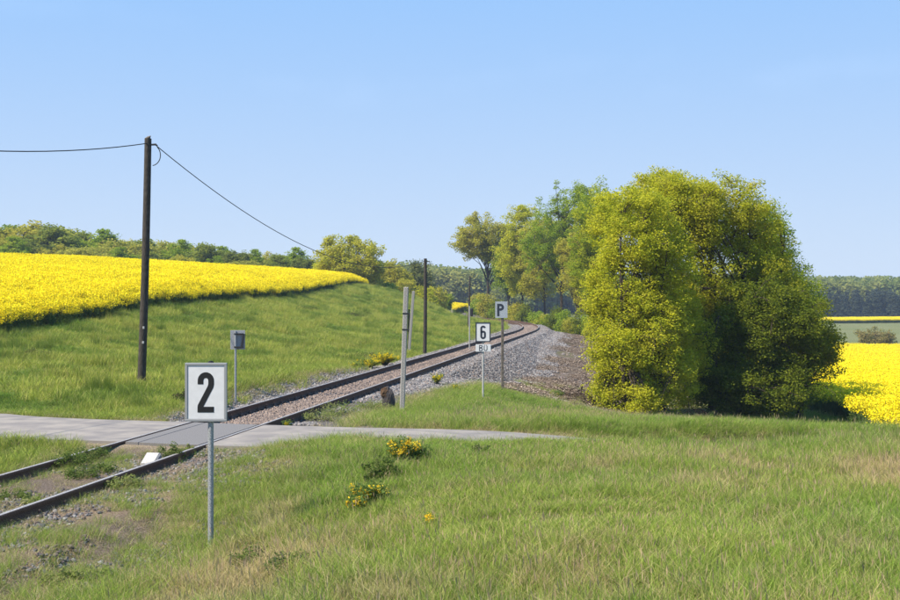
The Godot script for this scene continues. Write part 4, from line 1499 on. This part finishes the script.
func build_fields() -> void:
	var plants := [rape_plant(1, 22), rape_plant(2, 24), rape_plant(3, 22)]
	var stands := []
	for k in 5: stands.push_back(rape_stand(50 + k, plants, 1.15, 16))
	var where := []
	var tint := []
	for k in 8:
		where.push_back([] as Array[Transform3D])
		tint.push_back(PackedColorArray())
	# the hillside field: stands inside, single plants along its border
	var fz := 24.0
	while fz < 184.0:
		var x := -0.40 * fz - 6.0
		while x < -8.0:
			x += 0.95
			var px := x + rng.randf_range(-0.3, 0.3)
			var pz := fz + rng.randf_range(-0.3, 0.3)
			if px > field_edge(pz) - 1.5: continue
			if pz > 150.0 and px > -10.4 - (pz - 150.0) * 0.5: continue
			var k := 3 + rng.randi() % 5
			var hgt := 1.0 + 0.10 * noise_a.get_noise_2d(px, pz) + rng.randf_range(-0.05, 0.05)
			where[k].push_back(Transform3D(Basis(Vector3.UP, rng.randf() * TAU) * Basis.from_scale(Vector3(1, hgt, 1)), ground_at(px, pz)))
			tint[k].push_back(Color(1, 1, 1) * (rng.randf_range(0.9, 1.05) + 0.12 * noise_a.get_noise_2d(px * 0.5, pz * 0.5)))
		fz += 0.95
	for i in 6000:
		var pz := rng.randf_range(24.0, 152.0)
		var e := field_edge(pz) + noise_b.get_noise_2d(0, pz * 0.8) * 0.5
		var inner := pow(rng.randf(), 1.2) * 2.4
		var px := e - inner
		if px < -0.40 * pz - 6.0: continue
		var k := rng.randi() % 3
		var sc := rng.randf_range(0.85, 1.1) * lerpf(rng.randf_range(0.5, 0.95), 1.0, smoothstep(0.0, 1.2, inner))
		where[k].push_back(Transform3D(Basis(Vector3.UP, rng.randf() * TAU).scaled(Vector3(sc * 1.2, sc, sc * 1.2)), ground_at(px, pz)))
		tint[k].push_back(Color(1, 1, 1) * rng.randf_range(0.88, 1.08))
	for k in 8:
		tag(scatter("rapeseed_crop", plants[k] if k < 3 else stands[k - 3], M.petal, where[k], tint[k]), "yellow flowering rapeseed covering the hillside above the grassy bank", "rapeseed", "rapeseed on the hillside", "stuff")
	# the field in the dip, the patch past the curve and the far strip
	where = []
	tint = []
	for k in 5:
		where.push_back([] as Array[Transform3D])
		tint.push_back(PackedColorArray())
	fz = 34.6
	while fz < 158.0:
		var x := valley_edge(fz)
		while x < 0.40 * fz + 6.0:
			x += 0.98
			var px := x + rng.randf_range(-0.35, 0.35)
			var pz := fz + rng.randf_range(-0.35, 0.35)
			var k := rng.randi() % 5
			where[k].push_back(Transform3D(Basis(Vector3.UP, rng.randf() * TAU) * Basis.from_scale(Vector3(1, rng.randf_range(0.94, 1.06), 1)), ground_at(px, pz)))
			tint[k].push_back(Color(1, 1, 1) * rng.randf_range(0.93, 1.05))
		fz += 0.98
	for k in 5:
		tag(scatter("rapeseed_crop", stands[k], M.petal, where[k], tint[k]), "yellow flowering rapeseed in the dip beyond the dark thicket", "rapeseed", "rapeseed in the dip", "stuff")
	var w: Array[Transform3D] = []
	var t := PackedColorArray()
	for i in 500:
		w.push_back(Transform3D(Basis(Vector3.UP, rng.randf() * TAU).scaled(Vector3(1.5, 1.35, 1.5)), ground_at(rng.randf_range(0.6, 4.0), rng.randf_range(209.0, 222.0))))
		t.push_back(Color(1, 1, 1))
	tag(scatter("rapeseed_crop", plants[0], M.petal, w, t), "small yellow rapeseed patch glimpsed past the end of the curve", "rapeseed", "", "stuff")
	w = []
	t = PackedColorArray()
	for i in 3400:
		w.push_back(Transform3D(Basis(Vector3.UP, rng.randf() * TAU), ground_at(rng.randf_range(70.0, 150.0), rng.randf_range(318.0, 352.0))))
		t.push_back(Color(1, 1, 1))
	tag(scatter("rapeseed_crop", stands[1], M.petal, w, t), "narrow yellow rapeseed strip at the foot of the far conifer forest", "rapeseed", "", "stuff")

# ---------------------------------------------------------------- stones

func stone_mesh(seed_: int) -> ArrayMesh:
	var r := RandomNumberGenerator.new()
	r.seed = seed_
	var s := Shape.new()
	var ph := (1.0 + sqrt(5.0)) / 2.0
	var p := []
	for q in [[-1, ph, 0], [1, ph, 0], [-1, -ph, 0], [1, -ph, 0], [0, -1, ph], [0, 1, ph], [0, -1, -ph], [0, 1, -ph], [ph, 0, -1], [ph, 0, 1], [-ph, 0, -1], [-ph, 0, 1]]:
		var u := Vector3(q[0], q[1], q[2]).normalized() * r.randf_range(0.7, 1.15)
		p.push_back(u * Vector3(1.0, 0.72, 0.85))
	for f in [[0, 11, 5], [0, 5, 1], [0, 1, 7], [0, 7, 10], [0, 10, 11], [1, 5, 9], [5, 11, 4], [11, 10, 2], [10, 7, 6], [7, 1, 8], [3, 9, 4], [3, 4, 2], [3, 2, 6], [3, 6, 8], [3, 8, 9], [4, 9, 5], [2, 4, 11], [6, 2, 10], [8, 6, 7], [9, 8, 1]]:
		s.tri(p[f[0]], p[f[2]], p[f[1]])
	return s.mesh(false)

func build_stones() -> void:
	var meshes := [stone_mesh(1), stone_mesh(2), stone_mesh(3)]
	var where := [[] as Array[Transform3D], [] as Array[Transform3D], [] as Array[Transform3D]]
	var tint := [PackedColorArray(), PackedColorArray(), PackedColorArray()]
	var add := func(x: float, fz: float, size: float, c: Color) -> void:
		var k := rng.randi() % 3
		var b := Basis(Vector3(rng.randfn(), rng.randfn(), rng.randfn()).normalized(), rng.randf() * TAU).scaled(Vector3.ONE * size)
		where[k].push_back(Transform3D(b, ground_at(x, fz) + Vector3(0, size * rng.randf_range(-0.1, 0.45), 0)))
		tint[k].push_back(c)
	var greys := [Color(0.165, 0.155, 0.152), Color(0.225, 0.212, 0.207), Color(0.115, 0.11, 0.113), Color(0.29, 0.275, 0.265), Color(0.14, 0.13, 0.13)]
	var browns := [Color(0.235, 0.18, 0.15), Color(0.19, 0.15, 0.128), Color(0.29, 0.225, 0.185), Color(0.16, 0.132, 0.12)]
	for i in 150000:
		var s := 23.5 + pow(rng.randf(), 1.5) * 110.0
		var d := rng.randf_range(-5.4, 2.0)
		var p := track_point(s, d)
		if road_dist(p.x, p.y) < ROAD_HALF + 0.15: continue
		if absf(absf(d) - 0.7525) < 0.075: continue
		var toe := -(2.1 + 1.1 * smoothstep(26.0, 40.0, s) + 0.8 * smoothstep(42.0, 60.0, s) + noise_a.get_noise_2d(p.x, p.y) * 0.8)
		if d < toe: continue
		if s < 32.0 and d < -0.85 and noise_b.get_noise_2d(p.x * 0.8, p.y * 0.8) < -0.05: continue
		var mid := absf(d) < 0.70
		var size := rng.randf_range(0.018, 0.042) * (1.0 + s / 120.0)
		if mid: size *= 0.8
		var c: Color = browns[rng.randi() % 4] if mid or rng.randf() < 0.12 else greys[rng.randi() % 5]
		add.call(p.x, p.y, size, c * rng.randf_range(0.8, 1.2))
	for i in 9000:
		var s := 38.0 + pow(rng.randf(), 1.3) * 75.0
		var d := -rng.randf_range(3.0, 8.5)
		var p := track_point(s, d)
		if noise_b.get_noise_2d(p.x, p.y) < -0.05 + (-d - 3.0) * 0.05: continue
		var c: Color = greys[rng.randi() % 5].lerp(browns[rng.randi() % 4], rng.randf())
		add.call(p.x, p.y, rng.randf_range(0.02, 0.05) * (1.0 + s / 150.0), c)
	for i in 34000:
		var s := rng.randf_range(6.0, 20.0)
		var d := rng.randf_range(-3.4, 1.6)
		var p := track_point(s, d)
		if road_dist(p.x, p.y) < ROAD_HALF + 0.1 or absf(absf(d) - 0.7525) < 0.08: continue
		if d < -0.9 and noise_b.get_noise_2d(p.x * 1.1, p.y * 1.1) < (-0.25 if d < -1.9 and s < 12.0 else 0.0): continue
		if d > -0.9 and noise_b.get_noise_2d(p.x * 1.1, p.y * 1.1) < 0.0: continue
		var c: Color = greys[rng.randi() % 5] if rng.randf() < 0.6 else browns[rng.randi() % 4]
		add.call(p.x, p.y, (rng.randf_range(0.007, 0.022) if rng.randf() < 0.6 else rng.randf_range(0.018, 0.036)), c * rng.randf_range(0.55, 1.0))
	for k in 3:
		tag(scatter("ballast_gravel", meshes[k], M.stone, where[k], tint[k]), "grey and rusty broken stone ballast along the railway track", "ballast", "track ballast", "stuff")

# ---------------------------------------------------------------- grass

func blades_into(s: Shape, r: RandomNumberGenerator, at: Vector3, blades: int, h: float, spread: float, width: float, lean: float, tints: Array, seed_heads: float) -> void:
	for i in blades:
		var a := r.randf() * TAU
		var rr := sqrt(r.randf()) * spread
		var p := at + Vector3(cos(a) * rr, -0.02, sin(a) * rr)
		var b := r.randf() * TAU
		var hh := h * r.randf_range(0.5, 1.15)
		var out := Vector3(cos(b), 0, sin(b)) * hh * lean * r.randf_range(0.2, 1.2)
		var m := p + Vector3(0, hh * 0.55, 0) + out * 0.35
		var t := p + Vector3(0, hh * r.randf_range(0.8, 1.0), 0) + out
		var f := r.randf() * TAU
		var w := Vector3(cos(f), 0, sin(f)) * width * r.randf_range(0.7, 1.2)
		s.col = tints[r.randi() % tints.size()] * r.randf_range(0.85, 1.15)
		s.quad(p - w, m - w * 0.8, m + w * 0.8, p + w)
		s.tri(m - w * 0.8, t, m + w * 0.8)
		if r.randf() < seed_heads:
			s.col = Color(0.34, 0.26, 0.16) * r.randf_range(0.8, 1.2)
			var u := Vector3(out.x * 0.1, 0.06, out.z * 0.1)
			s.quad(t - u * 0.2, t + u * 0.4 + w * 2.2, t + u, t + u * 0.4 - w * 2.2)

# one tuft, or a sod of several tufts; kinds: [blades, height, spread, half width, lean, tints, share of seed heads]
func sod(seed_: int, side: float, count: int, kinds: Array, share: float) -> ArrayMesh:
	var r := RandomNumberGenerator.new()
	r.seed = seed_
	var s := Shape.new()
	for i in count:
		var at := Vector3(r.randf_range(-0.5, 0.5) * side, 0, r.randf_range(-0.5, 0.5) * side) if count > 1 else Vector3.ZERO
		var k: Array = kinds[0] if r.randf() > share else kinds[1]
		if kinds.size() > 2 and r.randf() < 0.4: k = kinds[2]
		blades_into(s, r, at, k[0], k[1] * r.randf_range(0.65, 1.2), k[2], k[3], k[4], k[5], k[6])
	return s.mesh(false)

func laid(x: float, fz: float, size: float, tall: float) -> Transform3D:
	var e := 0.3
	var nn := Vector3(ground_level(x - e, fz) - ground_level(x + e, fz), 2.0 * e, ground_level(x, fz + e) - ground_level(x, fz - e)).normalized()
	var side := nn.cross(Vector3(0, 0, 1)).normalized()
	var b := Basis(side, nn, side.cross(nn)) * Basis(Vector3.UP, rng.randf() * TAU)
	return Transform3D(b * Basis.from_scale(Vector3(size, tall, size)), ground_at(x, fz))

func build_grass() -> void:
	var green := [Color(0.185, 0.28, 0.042), Color(0.225, 0.31, 0.05), Color(0.265, 0.33, 0.07), Color(0.155, 0.245, 0.035), Color(0.37, 0.34, 0.14)]
	var straw := [Color(0.46, 0.37, 0.19), Color(0.40, 0.31, 0.16), Color(0.52, 0.43, 0.25), Color(0.30, 0.28, 0.10), Color(0.26, 0.27, 0.08)]
	var bank := [Color(0.225, 0.305, 0.04), Color(0.255, 0.325, 0.05), Color(0.19, 0.265, 0.034), Color(0.30, 0.345, 0.07), Color(0.36, 0.35, 0.11)]
	var g_long := [30, 0.20, 0.10, 0.0017, 0.85, green, 0.03]
	var g_short := [32, 0.12, 0.11, 0.0018, 1.2, green, 0.0]
	var d_long := [32, 0.16, 0.10, 0.0015, 1.4, straw, 0.05]
	var d_short := [32, 0.09, 0.11, 0.0016, 1.7, straw, 0.02]
	var b_long := [40, 0.20, 0.15, 0.0038, 0.9, bank, 0.0]
	var b_short := [40, 0.13, 0.16, 0.0038, 1.3, bank, 0.0]
	var sets := []
	for k in 3: sets.push_back(sod(100 + k, 0.46, 26, [g_long, d_short, g_short], 0.10))      # 0-2 green sods
	for k in 3: sets.push_back(sod(110 + k, 0.46, 26, [g_long, d_long, g_short], 0.48))       # 3-5 mixed sods
	for k in 3: sets.push_back(sod(120 + k, 0.46, 26, [d_long, g_short, d_short], 0.20))      # 6-8 dry sods
	for k in 3: sets.push_back(sod(130 + k, 0.95, 34, [b_long, d_short, b_short], 0.06))      # 9-11 bank sods
	sets.push_back(sod(140, 0, 1, [g_long, g_long], 0.0))
	sets.push_back(sod(141, 0, 1, [g_short, g_short], 0.0))
	sets.push_back(sod(142, 0, 1, [d_long, d_long], 0.0))
	sets.push_back(sod(143, 0, 1, [d_short, d_short], 0.0))
	sets.push_back(sod(144, 0, 1, [b_long, b_long], 0.0))
	var where := []
	var tint := []
	for k in sets.size():
		where.push_back([] as Array[Transform3D])
		tint.push_back(PackedColorArray())
	# sods on the knoll, and behind the crest down to the thicket
	var step := 0.34
	var fz := 4.6
	while fz < 52.0:
		if fz > 30.0: step = 0.42
		var x := -0.41 * fz - 1.2
		while x < 0.41 * fz + 2.5:
			x += step
			var px := x + rng.randf_range(-0.5, 0.5) * step
			var pz := fz + rng.randf_range(-0.5, 0.5) * step
			var sd := track_at(px, pz)
			if sd.y > -3.3 or road_dist(px, pz) < ROAD_HALF + 0.5: continue
			var n1 := noise_a.get_noise_2d(px, pz)
			var n2 := noise_b.get_noise_2d(px * 1.3, pz * 1.3)
			if pz > 24.0 and rng.randf() < smoothstep(36.5, 42.0, pz) * (1.0 - smoothstep(7.5, 11.0, -sd.y)) * (1.0 - 0.5 * smoothstep(0.1, 0.25, n2)): continue
			var dryness := 0.36 + n1 * 1.0 + n2 * 1.1 - smoothstep(15.0, 19.0, pz) * 0.4 + (1.0 - smoothstep(3.2, 5.0, -sd.y)) * 0.35
			var hue := clampf(0.5 + noise_c.get_noise_2d(px * 4.0, pz * 4.0) * 1.4 + rng.randf_range(-0.25, 0.25), 0, 1)
			var c := Color(0.84, 0.96, 0.82).lerp(Color(1.14, 1.08, 1.1), hue) * rng.randf_range(0.9, 1.1)
			var k := 0
			if dryness > 0.82: k = 6
			elif dryness > 0.42: k = 3
			k += rng.randi() % 3
			where[k].push_back(laid(px, pz, rng.randf_range(0.95, 1.25), rng.randf_range(0.8, 1.2) * (1.0 + n1 * 0.7 + n2 * 0.35)))
			tint[k].push_back(c)
		fz += step
	# sods on the bank below the hillside field
	fz = 18.0
	while fz < 175.0:
		step = 0.62 + fz / 260.0
		var x := maxf(-0.40 * fz - 5.0, field_edge(fz) - 0.6)
		while x < 4.0:
			x += step
			var px := x + rng.randf_range(-0.5, 0.5) * step
			var pz := fz + rng.randf_range(-0.5, 0.5) * step
			var sd := track_at(px, pz)
			if sd.y < 2.7 or road_dist(px, pz) < ROAD_HALF + 0.75 or px < field_edge(pz) - 0.6: continue
			var n1 := noise_a.get_noise_2d(px, pz)
			var n2 := noise_b.get_noise_2d(px * 0.9, pz * 0.9)
			var u := clampf(0.55 + n1 * 0.8 + n2 * 1.2 + rng.randf_range(-0.35, 0.35), 0, 1)
			var c := Color(0.52, 0.68, 0.62).lerp(Color(1.28, 1.16, 1.25), u) * rng.randf_range(0.85, 1.15)
			var k := 9 + rng.randi() % 3
			var size := rng.randf_range(0.95, 1.2) * (1.0 + fz / 260.0)
			where[k].push_back(laid(px, pz, size, rng.randf_range(0.7, 1.5) * (1.0 + n2 * 0.9) * (1.0 + fz / 260.0)))
			tint[k].push_back(c)
			if rng.randf() < 0.10:
				var kk := 9 + rng.randi() % 3
				where[kk].push_back(laid(px, pz, size * rng.randf_range(0.35, 0.6), rng.randf_range(1.7, 2.6) * (1.0 + fz / 260.0)))
				tint[kk].push_back(Color(0.62, 0.72, 0.7).lerp(Color(1.5, 1.3, 1.5), float(rng.randf() < 0.4)))
		fz += step
	# single tufts where the sward thins out: along rails, lane and ballast
	for i in 150000:
		var pz := 5.0 + pow(rng.randf(), 0.9) * 40.0
		if i > 110000: pz = rng.randf_range(24.0, 150.0)
		var px := rng.randf_range(-0.41 * pz - 1.0, minf(0.41 * pz + 2.0, 9.0))
		var sd := track_at(px, pz)
		var rd := road_dist(px, pz)
		var by_road := rd < ROAD_HALF + 0.8
		if not by_road and (sd.y < -3.6 or sd.y > 3.0): continue
		if rd < ROAD_HALF + 0.05 + rng.randf() * 0.22: continue
		if absf(absf(sd.y) - 0.7525) < 0.085: continue
		var n2 := noise_b.get_noise_2d(px * 1.3, pz * 1.3)
		var bare := 0.0
		var dry := 0.45
		if sd.x < 22.0:
			bare = 1.0 - smoothstep(1.0, 3.2, absf(sd.y + 0.4))
			if sd.y > 1.0: bare = 1.0 - smoothstep(1.0, 1.9, sd.y)
			if rng.randf() < bare * (0.48 - n2 * 0.9): continue
			dry = 0.38 + bare * 0.30 - n2 * 0.6
		else:
			var toe := 2.1 + 1.0 * smoothstep(26.0, 40.0, sd.x) + noise_a.get_noise_2d(px, pz) * 0.6
			if sd.y > 0.0: toe = 1.9
			if absf(sd.y) < toe - rng.randf_range(-0.15, 0.4): continue
			if sd.y < 0.0 and rng.randf() < smoothstep(36.5, 42.0, pz): continue
			dry = 0.85 - smoothstep(toe, toe + 1.0, absf(sd.y)) * 0.6
		if by_road and absf(sd.y) > 3.0: dry = 0.7 - smoothstep(ROAD_HALF + 0.1, ROAD_HALF + 0.7, rd) * 0.45
		var k := 12 + rng.randi() % 2
		if rng.randf() < dry: k = 14 + rng.randi() % 2
		elif sd.y > 1.2 and rng.randf() < 0.6: k = 16
		var size := rng.randf_range(0.75, 1.25) * lerpf(1.0, 0.65, bare)
		where[k].push_back(Transform3D(Basis(Vector3.UP, rng.randf() * TAU).scaled(Vector3(size * 1.1, size, size * 1.1)), ground_at(px, pz)))
		tint[k].push_back(Color(1, 1, 1) * rng.randf_range(0.85, 1.15))
	var labels := ["fresh green meadow grass on the knoll", "mixed green and straw-coloured grass on the knoll", "bleached dry grass patches on the knoll", "lush green grass on the bank across the track"]
	var total := 0
	for k in sets.size():
		total += where[k].size()
		if where[k].is_empty(): continue
		var l: String = labels[k / 3] if k < 12 else ("green grass tufts beside rails and lane" if k in [12, 13, 16] else "dry tan grass tufts beside rails and lane")
		tag(scatter("meadow_grass", sets[k], M.grass, where[k], tint[k]), l, "grass", "meadow grass", "stuff")
	print("tufts ", total)
	# dry leaves and twigs on the bank by the wood
	var lf := Shape.new()
	for i in 26:
		var q := Vector3(rng.randfn() * 0.1, rng.randf_range(0.0, 0.05), rng.randfn() * 0.1)
		var a := Vector3(rng.randf_range(-1, 1), rng.randf_range(-0.4, 0.4), rng.randf_range(-1, 1)).normalized() * rng.randf_range(0.014, 0.03)
		var b := a.cross(Vector3(rng.randf_range(-0.5, 0.5), 1, rng.randf_range(-0.5, 0.5))).normalized() * 0.011
		lf.col = [Color(0.25, 0.195, 0.15), Color(0.18, 0.13, 0.10), Color(0.34, 0.28, 0.225)][rng.randi() % 3]
		lf.quad(q - a, q + b, q + a, q - b)
	for i in 3:
		var q := Vector3(rng.randfn() * 0.1, 0.02, rng.randfn() * 0.1)
		var a := Vector3(rng.randf_range(-1, 1), rng.randf_range(0, 0.5), rng.randf_range(-1, 1)).normalized() * rng.randf_range(0.1, 0.22)
		lf.col = Color(0.17, 0.13, 0.10)
		lf.tube(PackedVector3Array([q - a, q + a]), PackedFloat32Array([0.006, 0.004]), 3, false)
	var lw: Array[Transform3D] = []
	var lt := PackedColorArray()
	for i in 24000:
		var s := 38.0 + pow(rng.randf(), 1.4) * 82.0
		var d := -rng.randf_range(3.2, 11.0)
		if noise_a.get_noise_2d(s * 1.5, d * 1.5) < -0.08 and d > -7.0: continue
		var p := track_point(s, d)
		if p.y < 38.0 + (-d - 2.6) * 0.3: continue
		lw.push_back(Transform3D(Basis(Vector3.UP, rng.randf() * TAU).scaled(Vector3.ONE * rng.randf_range(0.8, 1.8)), ground_at(p.x, p.y)))
		lt.push_back(Color(1, 1, 1) * rng.randf_range(0.75, 1.25))
	tag(scatter("leaf_litter", lf.mesh(false), M.litter, lw, lt), "brown dead leaves and twigs covering the bank beside the wood", "leaf litter", "", "stuff")
